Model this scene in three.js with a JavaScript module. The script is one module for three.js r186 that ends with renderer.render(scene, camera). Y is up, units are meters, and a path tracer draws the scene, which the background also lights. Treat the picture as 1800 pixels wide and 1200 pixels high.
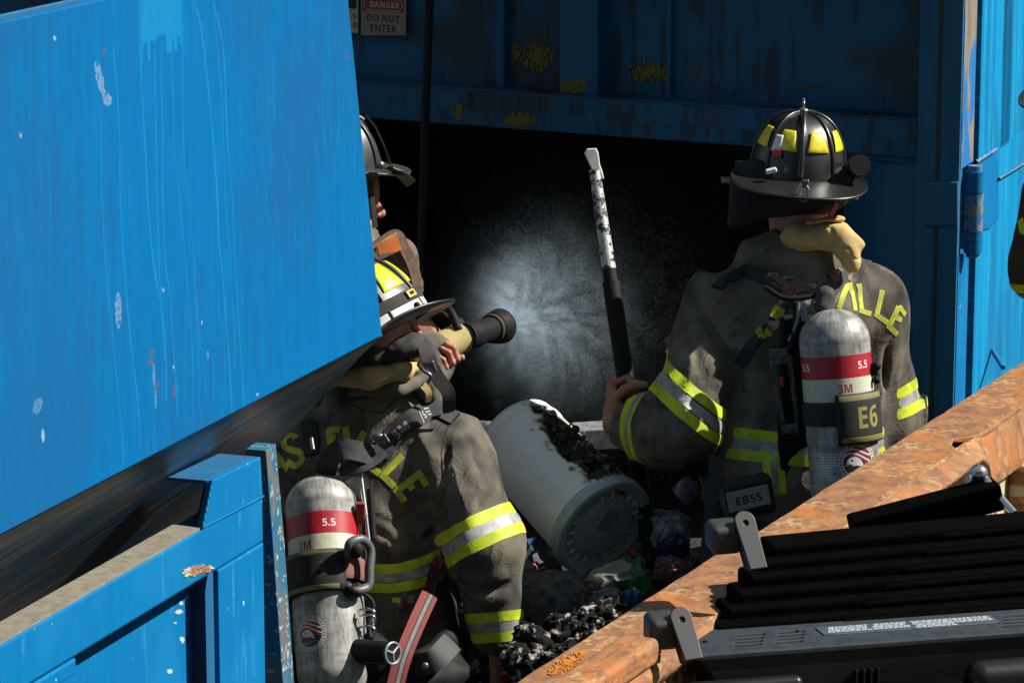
import * as THREE from 'three';
import { RoundedBoxGeometry } from 'three/addons/geometries/RoundedBoxGeometry.js';
import { mergeGeometries, mergeVertices } from 'three/addons/utils/BufferGeometryUtils.js';

// ---------------------------------------------------------------- camera, sky, sun, exposure
const scene = new THREE.Scene();
const EYE = new THREE.Vector3(0, 3, 0), PITCH = THREE.MathUtils.degToRad(11.5), FPX = 6000;
const camera = new THREE.PerspectiveCamera(2 * Math.atan(600 / FPX) * 180 / Math.PI, 1024 / 682, 0.1, 3000);
camera.position.copy(EYE); camera.rotation.x = -PITCH;
const renderer = new THREE.WebGLRenderer({ antialias: true });
renderer.setSize(1024, 682);
renderer.toneMapping = THREE.LinearToneMapping;
renderer.toneMappingExposure = 1.55;
renderer.shadowMap.enabled = true;
const SUN = new THREE.Vector3(0.93, 0.9, -0.07).normalize();
{ // clear sky, paler towards the horizon and round the sun
  const w = 256, h = 128, d = new Float32Array(w * h * 4);
  for (let j = 0; j < h; j++) for (let i = 0; i < w; i++) {
    const el = ((j + 0.5) / h - 0.5) * Math.PI, az = ((i + 0.5) / w - 0.5) * 2 * Math.PI, dir = new THREE.Vector3(Math.cos(el) * Math.cos(az), Math.sin(el), Math.cos(el) * Math.sin(az)), k = Math.pow(1 - Math.max(0, Math.sin(el)), 3), g = Math.pow(Math.max(0, dir.dot(SUN)), 6) * 0.12, o = (j * w + i) * 4;
    d[o] = 0.115 + 0.075 * k + g; d[o + 1] = 0.152 + 0.065 * k + g; d[o + 2] = 0.185 + 0.045 * k + g * 0.9; d[o + 3] = 1;
  }
  const t = new THREE.DataTexture(d, w, h, THREE.RGBAFormat, THREE.FloatType); t.mapping = THREE.EquirectangularReflectionMapping; t.magFilter = t.minFilter = THREE.LinearFilter; t.needsUpdate = true; scene.background = t; scene.environment = t;
}
const sun = new THREE.DirectionalLight(new THREE.Color(1, 0.955, 0.88), 5);
sun.position.copy(SUN).multiplyScalar(30).add(new THREE.Vector3(0, 0, -8)); sun.target.position.set(0, 0.8, -8); sun.castShadow = true;
sun.shadow.mapSize.set(4096, 4096); sun.shadow.radius = 1;
Object.assign(sun.shadow.camera, { left: -8, right: 8, top: 8, bottom: -8, near: 1, far: 60 });
scene.add(sun, sun.target);

// ---------------------------------------------------------------- helpers
const V = (x, y, z) => new THREE.Vector3(x, y, z);
const UPV = V(0, 1, 0), rad = THREE.MathUtils.degToRad, cp = Math.cos(PITCH), sp = Math.sin(PITCH);
const clamp = (x, a = 0, b = 1) => Math.min(b, Math.max(a, x)), lerp = (a, b, t) => a + (b - a) * t;
const sst = (a, b, x) => { const t = clamp((x - a) / (b - a)); return t * t * (3 - 2 * t); };
function dirOf(u, v) { const x = (u - 900) / FPX, y = (600 - v) / FPX; return V(x, y * cp - sp, -y * sp - cp); }
const P = (u, v, d) => dirOf(u, v).multiplyScalar(d).add(EYE);              // a survey point d metres in front of the lens
function hit(u, v, pl) { const r = dirOf(u, v); return r.multiplyScalar(pl.o.clone().sub(EYE).dot(pl.n) / r.dot(pl.n)).add(EYE); }
const depthOf = p => { const q = p.clone().sub(EYE); return -q.y * sp - q.z * cp; };
// vertical plane through o whose horizontal direction has azimuth az (degrees right of straight ahead)
function vplane(o, az) { const a = rad(az), ex = V(Math.sin(a), 0, -Math.cos(a)); return { o, ex, ey: UPV.clone(), n: V(Math.cos(a), 0, Math.sin(a)) }; }
const shifted = (pl, s) => ({ ...pl, o: pl.o.clone().addScaledVector(pl.n, s) });
const to2 = (p, pl) => { const q = p.clone().sub(pl.o); return new THREE.Vector2(q.dot(pl.ex), q.dot(pl.ey)); };
const from2 = (a, b, pl) => pl.o.clone().addScaledVector(pl.ex, a).addScaledVector(pl.ey, b);
function rng(seed) { let s = seed >>> 0; return () => { s = (s + 0x6D2B79F5) | 0; let t = Math.imul(s ^ (s >>> 15), 1 | s); t = (t + Math.imul(t ^ (t >>> 7), 61 | t)) ^ t; return ((t ^ (t >>> 14)) >>> 0) / 4294967296; }; }
function h3(i, j, k) { let n = (Math.imul(i, 374761393) + Math.imul(j, 668265263) + Math.imul(k, 1440662683)) | 0; n = Math.imul(n ^ (n >>> 13), 1274126177); return ((n ^ (n >>> 16)) >>> 0) / 4294967296; }
function vn(x, y, z = 0) {
  const i = Math.floor(x), j = Math.floor(y), k = Math.floor(z); let a = x - i, b = y - j, c = z - k;
  a = a * a * (3 - 2 * a); b = b * b * (3 - 2 * b); c = c * c * (3 - 2 * c);
  return lerp(lerp(lerp(h3(i, j, k), h3(i + 1, j, k), a), lerp(h3(i, j + 1, k), h3(i + 1, j + 1, k), a), b),
    lerp(lerp(h3(i, j, k + 1), h3(i + 1, j, k + 1), a), lerp(h3(i, j + 1, k + 1), h3(i + 1, j + 1, k + 1), a), b), c);
}
function fbm(x, y, z = 0, o = 4) { let s = 0, a = 0.5, t = 0; for (let i = 0; i < o; i++) { s += a * vn(x, y, z); t += a; a *= 0.5; x = x * 2.03 + 17.1; y = y * 2.03 + 5.3; z = z * 2.03 + 9.7; } return s / t; }
const mix3 = (a, b, t) => [lerp(a[0], b[0], t), lerp(a[1], b[1], t), lerp(a[2], b[2], t)];
const s8 = c => { c = clamp(c); return Math.round(255 * (c <= 0.0031308 ? 12.92 * c : 1.055 * Math.pow(c, 1 / 2.4) - 0.055)); };
// fn(u, v) -> [r, g, b] linear (or a number for a data map); u, v in 0..1, v up
function dtex(w, h, fn, colour = true, rep) {
  const d = new Uint8Array(w * h * 4);
  for (let j = 0; j < h; j++) for (let i = 0; i < w; i++) {
    const c = fn((i + 0.5) / w, (j + 0.5) / h), o = (j * w + i) * 4;
    if (colour) { d[o] = s8(c[0]); d[o + 1] = s8(c[1]); d[o + 2] = s8(c[2]); } else d[o] = d[o + 1] = d[o + 2] = Math.round(255 * clamp(c));
    d[o + 3] = 255;
  }
  const t = new THREE.DataTexture(d, w, h, THREE.RGBAFormat); t.magFilter = THREE.LinearFilter; t.minFilter = THREE.LinearMipmapLinearFilter; t.generateMipmaps = true;
  t.wrapS = t.wrapT = THREE.RepeatWrapping; if (colour) t.colorSpace = THREE.SRGBColorSpace; if (rep) t.repeat.set(...rep); t.needsUpdate = true; return t;
}
function ctex(w, h, draw) { const c = document.createElement('canvas'); c.width = w; c.height = h; draw(c.getContext('2d'), w, h); const t = new THREE.CanvasTexture(c); t.colorSpace = THREE.SRGBColorSpace; return t; }
const used = {};
function numbered(n) { used[n] = (used[n] ?? -1) + 1; return used[n] ? `${n}_${String(used[n]).padStart(3, '0')}` : n; }
function tag(o, label, category, group, kind) { o.userData = {}; if (label) o.userData.label = label; if (category) o.userData.category = category; if (group) o.userData.group = group; if (kind) o.userData.kind = kind; return o; }
function thing(name, label, category, pos, group) { const o = new THREE.Group(); o.name = numbered(name); if (pos) o.position.copy(pos); scene.add(o); o.updateMatrixWorld(true); return tag(o, label, category, group); }
function mesh(name, geo, mat, parent, label) {          // geometry in world coordinates, hung under its parent in place
  const m = new THREE.Mesh(Array.isArray(geo) ? join(geo) : geo, mat); m.castShadow = m.receiveShadow = true;
  if (parent && parent !== scene) { m.name = name; parent.updateWorldMatrix(true, false); const e = parent.getWorldPosition(V(0, 0, 0)); m.geometry.translate(-e.x, -e.y, -e.z); parent.add(m); }
  else { m.name = numbered(name); scene.add(m); }
  if (label) m.userData.label = label;
  return m;
}
function join(gs) {
  const keep = ['position', 'normal', 'uv'];
  gs = gs.map(g => { g = g.index ? g.toNonIndexed() : g; for (const k of Object.keys(g.attributes)) if (!keep.includes(k)) g.deleteAttribute(k); if (!g.attributes.uv) g.setAttribute('uv', new THREE.BufferAttribute(new Float32Array(g.attributes.position.count * 2), 2)); return g; });
  return gs.length > 1 ? mergeGeometries(gs) : gs[0];
}
const basis = (x, y, z, o) => { const m = new THREE.Matrix4().makeBasis(x, y, z); if (o) m.setPosition(o); return m; };
// a plate: 3D outline lying in plane pl, front face there, thickness t to the back; uv in metres
function slab(pts, pl, t = 0.01, bevel = 0.003, holes = []) {
  const sh = new THREE.Shape(pts.map(p => to2(p, pl)));
  for (const hps of holes) sh.holes.push(new THREE.Path(hps.map(p => to2(p, pl))));
  const off = to2(pts[0], pl), dn = pts[0].clone().sub(pl.o).dot(pl.n);
  const g = new THREE.ExtrudeGeometry(sh, { depth: Math.max(1e-4, t - 2 * bevel), bevelEnabled: bevel > 0, bevelThickness: bevel, bevelSize: bevel, bevelOffset: -bevel, bevelSegments: 2, curveSegments: 12 });
  g.translate(0, 0, dn - t + bevel);
  return g.applyMatrix4(basis(pl.ex, pl.ey, pl.n, pl.o));
}
const pslab = (px, pl, t, bevel, holes = []) => slab(px.map(([u, v]) => hit(u, v, pl)), pl, t, bevel, holes.map(h => h.map(([u, v]) => hit(u, v, pl))));
// a rounded box with centre c, axes ex, ey, ez and full sizes
function rbox(c, sx, sy, sz, ex = V(1, 0, 0), ey = UPV, r = 0.004, seg = 2, metres = true) {
  const g = new RoundedBoxGeometry(sx, sy, sz, seg, Math.min(r, sx / 2.01, sy / 2.01, sz / 2.01)); const ez = ex.clone().cross(ey).normalize();
  { const p = g.attributes.position, n = g.attributes.normal, u = g.attributes.uv; for (let i = 0; i < p.count; i++) { const a = Math.abs(n.getX(i)), b = Math.abs(n.getY(i)), c = Math.abs(n.getZ(i)); if (!metres) break; if (a > b && a > c) u.setXY(i, p.getZ(i), p.getY(i)); else if (b > c) u.setXY(i, p.getX(i), p.getZ(i)); else u.setXY(i, p.getX(i), p.getY(i)); } }
  return g.applyMatrix4(basis(ex.clone().normalize(), ez.clone().cross(ex).normalize(), ez, c));
}
function bar(a, b, r, r2 = r, seg = 14, caps = true) { const l = a.distanceTo(b), g = new THREE.CylinderGeometry(r2, r, l, seg, 1, !caps); g.applyQuaternion(new THREE.Quaternion().setFromUnitVectors(UPV, b.clone().sub(a).normalize())); const c = a.clone().add(b).multiplyScalar(0.5); return g.translate(c.x, c.y, c.z); }
function tube(pts, r, n = 48, seg = 10) { return new THREE.TubeGeometry(new THREE.CatmullRomCurve3(pts), n, r, seg, false); }
const ball = (c, r, s = [1, 1, 1], w = 16, h = 12) => new THREE.SphereGeometry(r, w, h).scale(...s).translate(c.x, c.y, c.z);
function lathe(prof, a, dir, seg = 32) { const g = new THREE.LatheGeometry(prof.map(([r, y]) => new THREE.Vector2(r, y)), seg); g.applyQuaternion(new THREE.Quaternion().setFromUnitVectors(UPV, dir.clone().normalize())); return g.translate(a.x, a.y, a.z); }

// ---------------------------------------------------------------- materials
const std = (c, rough = 0.6, metal = 0, o = {}) => { const m = new THREE.MeshStandardMaterial({ roughness: rough, metalness: metal, ...o }); if (Array.isArray(c)) m.color.setRGB(...c); else m.map = c; return m; };
const phys = (c, o = {}) => { const m = new THREE.MeshPhysicalMaterial(o); if (Array.isArray(c)) m.color.setRGB(...c); else m.map = c; return m; };
const BLUE = [0.006, 0.172, 0.47];
const grainBump = dtex(512, 512, (u, v) => 0.5 * fbm(u * 90, v * 14, 3, 3) + 0.5 * fbm(u * 30, v * 30, 8, 3), false);
const M = {};
{ // blue paint with fine vertical brush grain, scuffs and chips
  const chips = rng(5), cs = [...Array(70)].map(() => [chips(), chips(), 0.001 + 0.004 * chips() ** 3]);
  M.blue = phys(dtex(1024, 1024, (u, v) => {
    let c = mix3([0.001, 0.132, 0.335], [0.002, 0.165, 0.39], fbm(u * 160, v * 9, 2, 3));
    c = mix3(c, [0.008, 0.185, 0.41], 0.5 * sst(0.55, 0.75, fbm(u * 5, v * 5, 4, 5)));
    const s = fbm(u * 40, v * 6, 7, 4); if (s > 0.7) c = mix3(c, [0.02, 0.24, 0.46], clamp((s - 0.7) * 5));
    for (const q of cs) { const dx = u - q[0], dy = v - q[1]; if (Math.abs(dx) < 0.008 && Math.abs(dy) < 0.01 && Math.hypot(dx, dy * 0.7) < q[2] * (0.4 + fbm(u * 300, v * 300, q[0] * 9, 2))) c = [0.55, 0.62, 0.65]; }
    return c;
  }, true, [1, 1]), { roughness: 0.55, specularIntensity: 0.3, bumpMap: grainBump, bumpScale: 0.0006 });
  // old dirty, sooty blue paint, base darkened for shade, with yellow paint marks left on it
  M.dirtyShadeBlue = std(dtex(1024, 1024, (u, v) => {
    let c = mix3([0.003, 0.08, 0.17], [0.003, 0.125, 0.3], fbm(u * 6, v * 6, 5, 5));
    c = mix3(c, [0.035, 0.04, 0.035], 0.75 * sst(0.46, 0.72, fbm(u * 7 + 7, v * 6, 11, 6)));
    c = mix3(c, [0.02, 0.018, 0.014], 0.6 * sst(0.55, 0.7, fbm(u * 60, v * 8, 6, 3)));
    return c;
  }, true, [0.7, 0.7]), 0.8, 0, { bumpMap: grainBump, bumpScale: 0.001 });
  M.sootAndShade = std(dtex(256, 256, (u, v) => mix3([0.03, 0.031, 0.031], [0.05, 0.05, 0.048], fbm(u * 12, v * 12, 3, 5)), true, [0.6, 0.6]), 0.9);  // chamber soot; also a dark stand-in for shade in gaps
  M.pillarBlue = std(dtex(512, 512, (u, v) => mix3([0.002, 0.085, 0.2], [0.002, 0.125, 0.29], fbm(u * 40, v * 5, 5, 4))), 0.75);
  M.worn = std(dtex(512, 512, (u, v) => { // bare steel, worn through blue paint
    let c = mix3([0.30, 0.27, 0.22], [0.2, 0.17, 0.13], fbm(u * 50, v * 6, 1, 4));
    c = mix3(c, [0.19, 0.13, 0.09], 0.7 * sst(0.5, 0.7, fbm(u * 14, v * 4, 9, 4)));
    return mix3(c, [0.01, 0.17, 0.46], sst(0.5, 0.56, fbm(u * 10 + 3, v * 3.1, 4, 5)));
  }, true, [1.5, 1.5]), 0.55, 0.1);
  const scour = dtex(1024, 512, (u, v) => fbm(u * 3 + v * 4, v * 60 - u * 9, 3, 4), false, [0.8, 1.1]);
  M.chute = std(dtex(1024, 512, (u, v) => { // blue paint scoured down to steel along the slope
    let c = mix3([0.1, 0.11, 0.115], [0.15, 0.155, 0.155], fbm(u * 3 + v * 4, v * 44 - u * 9, 3, 4));
    c = mix3(c, [0.01, 0.09, 0.18], 0.8 * sst(0.48, 0.6, fbm(u * 4 + 5, v * 14 - u * 3, 8, 4)));
    return mix3(c, [0.09, 0.06, 0.04], 0.4 * sst(0.55, 0.7, fbm(u * 9, v * 9, 2, 4)));
  }, true, [0.8, 1.1]), 0.4, 0.35, { bumpMap: scour, bumpScale: 0.0012 });
  M.bar = std(dtex(256, 512, (u, v) => { let c = mix3([0.02, 0.12, 0.24], [0.05, 0.16, 0.26], fbm(u * 30, v * 8, 1, 4)); c = mix3(c, [0.16, 0.15, 0.13], 0.8 * sst(0.52, 0.64, fbm(u * 12, v * 6, 9, 4))); return mix3(c, [0.4, 0.45, 0.48], sst(0.66, 0.72, fbm(u * 60, v * 40, 4, 4))); }, true, [1.5, 1.5]), 0.55, 0.1);
  M.dust = std(dtex(512, 512, (u, v) => mix3([0.12, 0.108, 0.085], [0.27, 0.24, 0.18], fbm(u * 24, v * 24, 5, 6)), true, [3, 3]), 0.95);
  const rustF = (u, v, o) => {
    let c = mix3([0.23, 0.09, 0.032], [0.34, 0.16, 0.058], fbm(u * 22, v * 22, o, 6));
    c = mix3(c, [0.17, 0.07, 0.04], 0.75 * sst(0.44, 0.72, fbm(u * 16 + 3, v * 26, o + 4, 6)));
    c = mix3(c, [0.47, 0.36, 0.17], 0.75 * sst(0.42, 0.74, fbm(u * 48, v * 70, o + 9, 6)) * sst(0.34, 0.62, fbm(u * 4, v * 4, o + 1, 3)));
    c = mix3(c, [0.42, 0.14, 0.025], 0.7 * sst(0.6, 0.72, fbm(u * 6, v * 6, o + 13, 4)));
    return mix3(c, [0.12, 0.06, 0.04], 0.5 * sst(0.62, 0.72, fbm(u * 50, v * 50, o + 7, 3)));
  };
  const rb = dtex(512, 512, (u, v) => fbm(u * 40, v * 40, 3, 5), false);
  M.rust = std(dtex(1024, 1024, (u, v) => rustF(u, v, 1), true, [1.3, 1.3]), 0.8, 0, { bumpMap: rb, bumpScale: 0.004 });
  M.rustPaint = std(dtex(512, 512, (u, v) => mix3(rustF(u, v, 4), [0.5, 0.44, 0.3], sst(0.46, 0.58, fbm(u * 22, v * 5, 6, 5))), true, [1.4, 1.4]), 0.8, 0, { bumpMap: rb, bumpScale: 0.004 });
  M.blackPlastic = phys(dtex(512, 512, (u, v) => { const n = fbm(u * 60, v * 60, 3, 4); return [0.001 + 0.0014 * n, 0.001 + 0.0014 * n, 0.001 + 0.0014 * n]; }, true, [4, 4]), { roughness: 0.8, specularIntensity: 0.03 });
  M.steel = std(dtex(256, 256, (u, v) => { const n = fbm(u * 20, v * 20, 3, 5); return mix3([0.26, 0.26, 0.26], [0.14, 0.13, 0.12], sst(0.45, 0.65, n)); }, true, [6, 6]), 0.38, 0.8);
  M.chrome = std([0.62, 0.62, 0.64], 0.22, 0.95);
  M.rubber = phys([0.009, 0.009, 0.01], { roughness: 0.65, specularIntensity: 0.4 });
  M.asphalt = std(dtex(512, 512, (u, v) => { const n = fbm(u * 80, v * 80, 1, 4); return [0.04 + 0.04 * n, 0.04 + 0.038 * n, 0.038 + 0.036 * n]; }), 0.95);
}
// ---------------------------------------------------------------- the place
{ const g = new THREE.PlaneGeometry(1600, 1600).rotateX(-Math.PI / 2); const uv = g.attributes.uv; for (let i = 0; i < uv.count; i++) uv.setXY(i, uv.getX(i) * 1600, uv.getY(i) * 1600); tag(mesh('ground', g, M.asphalt, scene), 'dark asphalt ground under the containers', 'ground', null, 'structure'); }

// ---- big blue plate of the tipping hopper, upper left
const plPlate = vplane(P(672, 590, 8.0), 19);
{
  const t = thing('hopper', 'large blue steel hopper side hanging over the left firefighters', 'hopper', from2(-1, -0.5, plPlate));
  const A = to2(hit(-60, 972, plPlate), plPlate), B = to2(hit(672, 590, plPlate), plPlate), C = to2(hit(603, -95, plPlate), plPlate), D = to2(hit(-60, 51, plPlate), plPlate);
  const x0 = Math.min(A.x, D.x) - 0.02, y0 = Math.min(A.y, B.y) - 0.02, W = Math.max(B.x, C.x) - x0 + 0.02, H = C.y - y0 + 0.02, TW = 1792, TH = 1024;
  const pc = (u, v) => { const q = to2(hit(u, v, plPlate), plPlate); return [(q.x - x0) / W * TW, (q.y - y0) / H * TH]; };
  const layer = new Float32Array(TW * TH), white = new Float32Array(TW * TH), rust = new Float32Array(TW * TH);
  const R = rng(11);
  const put = (L, x, y, r, a, sy = 1) => { for (let j = Math.max(0, Math.floor(y - r * sy)); j <= Math.min(TH - 1, y + r * sy); j++) for (let i = Math.max(0, Math.floor(x - r)); i <= Math.min(TW - 1, x + r); i++) { const d = Math.hypot((i - x) / r, (j - y) / (r * sy)); if (d < 1) L[j * TW + i] = Math.max(L[j * TW + i], a * (1 - d * d * d)); } };
  const Z = 7 / 12, drip = (pts, w, a) => { const q = pts.map(([x, y]) => pc(x * Z, y * Z)); const c = new THREE.CatmullRomCurve3(q.map(p => V(p[0], p[1], 0))); const n = 900; for (let i = 0; i <= n; i++) { const p = c.getPoint(i / n), m = fbm(i / 60, w * 7, pts[0][0], 3); put(layer, p.x + (vn(i / 90, pts[0][0]) - 0.5) * 6, p.y, w * (0.7 + 0.6 * m), a * (0.55 + 0.8 * m)); } };
  for (const [pts, w, a] of [
    [[[300, 320], [305, 560], [315, 780], [335, 1000], [355, 1200], [372, 1400]], 2.6, 0.5], [[[340, 150], [358, 400], [365, 700], [385, 950], [412, 1200], [425, 1350]], 3, 0.7],
    [[[420, 130], [430, 350], [445, 620], [470, 850], [492, 980], [500, 1200]], 3.2, 0.8], [[[462, 80], [466, 250], [468, 450], [475, 700], [490, 980], [495, 1080]], 3, 0.6],
    [[[485, 110], [488, 400], [490, 680], [510, 900], [520, 1050], [534, 1260]], 3, 0.65], [[[515, 80], [522, 400], [545, 650], [575, 1000], [582, 1220]], 2.8, 0.55],
    [[[550, 60], [552, 430], [570, 640], [590, 900], [600, 1190], [615, 1330]], 2.8, 0.5], [[[585, -20], [625, 240], [645, 480], [660, 720], [680, 950], [700, 1250]], 3.4, 0.85],
    [[[640, -20], [665, 280], [680, 600], [700, 900], [710, 1050]], 2.6, 0.55], [[[640, -10], [668, 130], [680, 330], [700, 620], [715, 900], [735, 1220]], 3, 0.75], [[[590, 880], [600, 1000], [622, 1200]], 2.6, 0.55], [[[575, 0], [600, 60], [618, 200]], 4, 0.6]]) drip(pts, w, a);
  { // blob of fresher paint at the top, with ragged runs
    const [bx0, by1] = pc(405 * Z, -40), [bx1, by0] = pc(560 * Z, 78 * Z);
    for (let i = Math.floor(bx0); i < bx1; i++) { const len = by0 - 40 * (fbm(i / 26, 3, 1, 4) - 0.35) - 45 * sst(0.55, 0.7, fbm(i / 12, 8, 2, 2)); for (let j = Math.max(0, Math.floor(len)); j < TH; j++) layer[j * TW + i] = Math.max(layer[j * TW + i], 0.85 * sst(0, 30, Math.min(i - bx0, bx1 - i))); }
  }
  const scuff = (L, x, y, rx, ry, tilt, n, a) => { const [cx, cy] = pc(x * Z, y * Z); for (let k = 0; k < n; k++) { const r = Math.sqrt(R()), th = R() * 6.283, dx = r * Math.cos(th) * rx, dy = r * Math.sin(th) * ry; put(L, cx + dx + tilt * dy, cy + dy, 1.2 + 2 * R(), a * (0.5 + 0.5 * R()), 1.6); } };
  scuff(white, 300, 240, 13, 38, -0.35, 170, 0.5); scuff(white, 322, 300, 15, 12, -0.3, 55, 0.55); scuff(white, 355, 935, 12, 36, 0, 140, 0.45);
  scuff(white, 165, 115, 5, 3, 0, 10, 0.9); scuff(white, 60, 407, 3, 4, 0, 10, 0.8); scuff(white, 607, 972, 3, 3, 0, 8, 0.9); scuff(white, 522, 1107, 3, 3, 0, 8, 0.8); scuff(white, 775, 1188, 4, 2, 0, 8, 0.8);
  scuff(white, 112, 1222, 16, 14, 0.3, 90, 0.3); scuff(white, 128, 1313, 4, 12, 0, 40, 0.9); scuff(white, 625, 1070, 5, 8, 0, 20, 0.3); scuff(white, 490, 875, 6, 3, 0, 12, 0.5);
  scuff(rust, 457, 1062, 4, 6, 0, 22, 0.9); scuff(rust, 452, 1092, 9, 6, 0, 40, 0.9); scuff(rust, 470, 1165, 8, 13, 0, 40, 0.55); scuff(rust, 524, 1185, 6, 14, 0, 40, 0.55); scuff(rust, 56, 405, 3, 3, 0, 6, 0.9); scuff(rust, 312, 153, 4, 4, 0, 8, 0.7); scuff(rust, 1045, 172, 12, 2, 0, 16, 0.7); scuff(white, 462, 1130, 4, 22, 0, 60, 0.3); scuff(white, 468, 1205, 3, 20, 0, 40, 0.3);
  const tex = dtex(TW, TH, (u, v) => {
    const x = u * W, y = v * H, k = (Math.min(TH - 1, Math.floor(v * TH))) * TW + Math.min(TW - 1, Math.floor(u * TW));
    let c = mix3([0.001, 0.116, 0.31], [0.002, 0.141, 0.362], fbm(x * 70, y * 7, 2, 4));
    c = mix3(c, [0.008, 0.1, 0.262], 0.85 * sst(0.38, 0.66, 0.7 * fbm(x * 1.6 + 0.4, y * 1.6, 6, 4) + 0.3 * fbm(x * 60, y * 6, 16, 3)));
    const d = fbm(x * 140, y * 17, 9, 3); if (d > 0.6) c = mix3(c, [0.008, 0.095, 0.23], clamp((d - 0.6) * 1.1) * sst(0.35, 0.6, fbm(x * 2 + 4, y * 2, 3, 3)));
    const e = fbm(x * 150 + 30, y * 15, 19, 3); if (e > 0.6) c = mix3(c, [0.01, 0.23, 0.46], clamp((e - 0.6) * 1.1) * sst(0.35, 0.6, fbm(x * 2 + 9, y * 2, 13, 3)));
    c = mix3(c, [0.012, 0.28, 0.52], 0.46 * layer[k]); c = mix3(c, [0.42, 0.56, 0.64], 0.75 * white[k]); return mix3(c, [0.16, 0.06, 0.035], rust[k]);
  });
  const face = slab([A, B, C, D].map(q => from2(q.x, q.y, plPlate)), plPlate, 0.014, 0.004);
  const p = face.attributes.position, uv = face.attributes.uv; for (let i = 0; i < p.count; i++) { const q = to2(V(p.getX(i), p.getY(i), p.getZ(i)), plPlate); uv.setXY(i, (q.x - x0) / W, (q.y - y0) / H); }
  const gb = dtex(1024, 512, (u, v) => 0.3 * fbm(u * 180, v * 20, 3, 2) + 0.7 * fbm(u * 5, v * 3, 8, 3), false);
  mesh('side_plate', face, phys(tex, { roughness: 0.55, specularIntensity: 0.12, bumpMap: gb, bumpScale: 0.004 }), t);
  // folded underside that runs down and inwards
  const n2 = plPlate.n.clone().multiplyScalar(Math.cos(rad(42))).addScaledVector(UPV, -Math.sin(rad(42)));
  const und = { o: from2(A.x, A.y, plPlate).addScaledVector(plPlate.n, -0.006), ex: plPlate.ex, ey: n2.clone().cross(plPlate.ex).normalize(), n: n2 };
  mesh('chute_bottom', pslab([[-60, 972], [673, 589], [640, 620], [563, 700], [470, 803], [372, 875], [280, 985], [-60, 1150]], und, 0.012, 0.002), M.chute, t);
  // inner side and far end close the hopper
  mesh('back_plate', slab([from2(A.x, A.y + 0.03, plPlate), from2(B.x - 0.05, B.y + 0.03, plPlate), from2(C.x - 0.05, C.y, plPlate), from2(D.x, D.y, plPlate)].map(q => q.addScaledVector(plPlate.n, -0.05)), shifted(plPlate, -0.05), 0.01, 0.002), M.pillarBlue, t);
}

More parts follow.
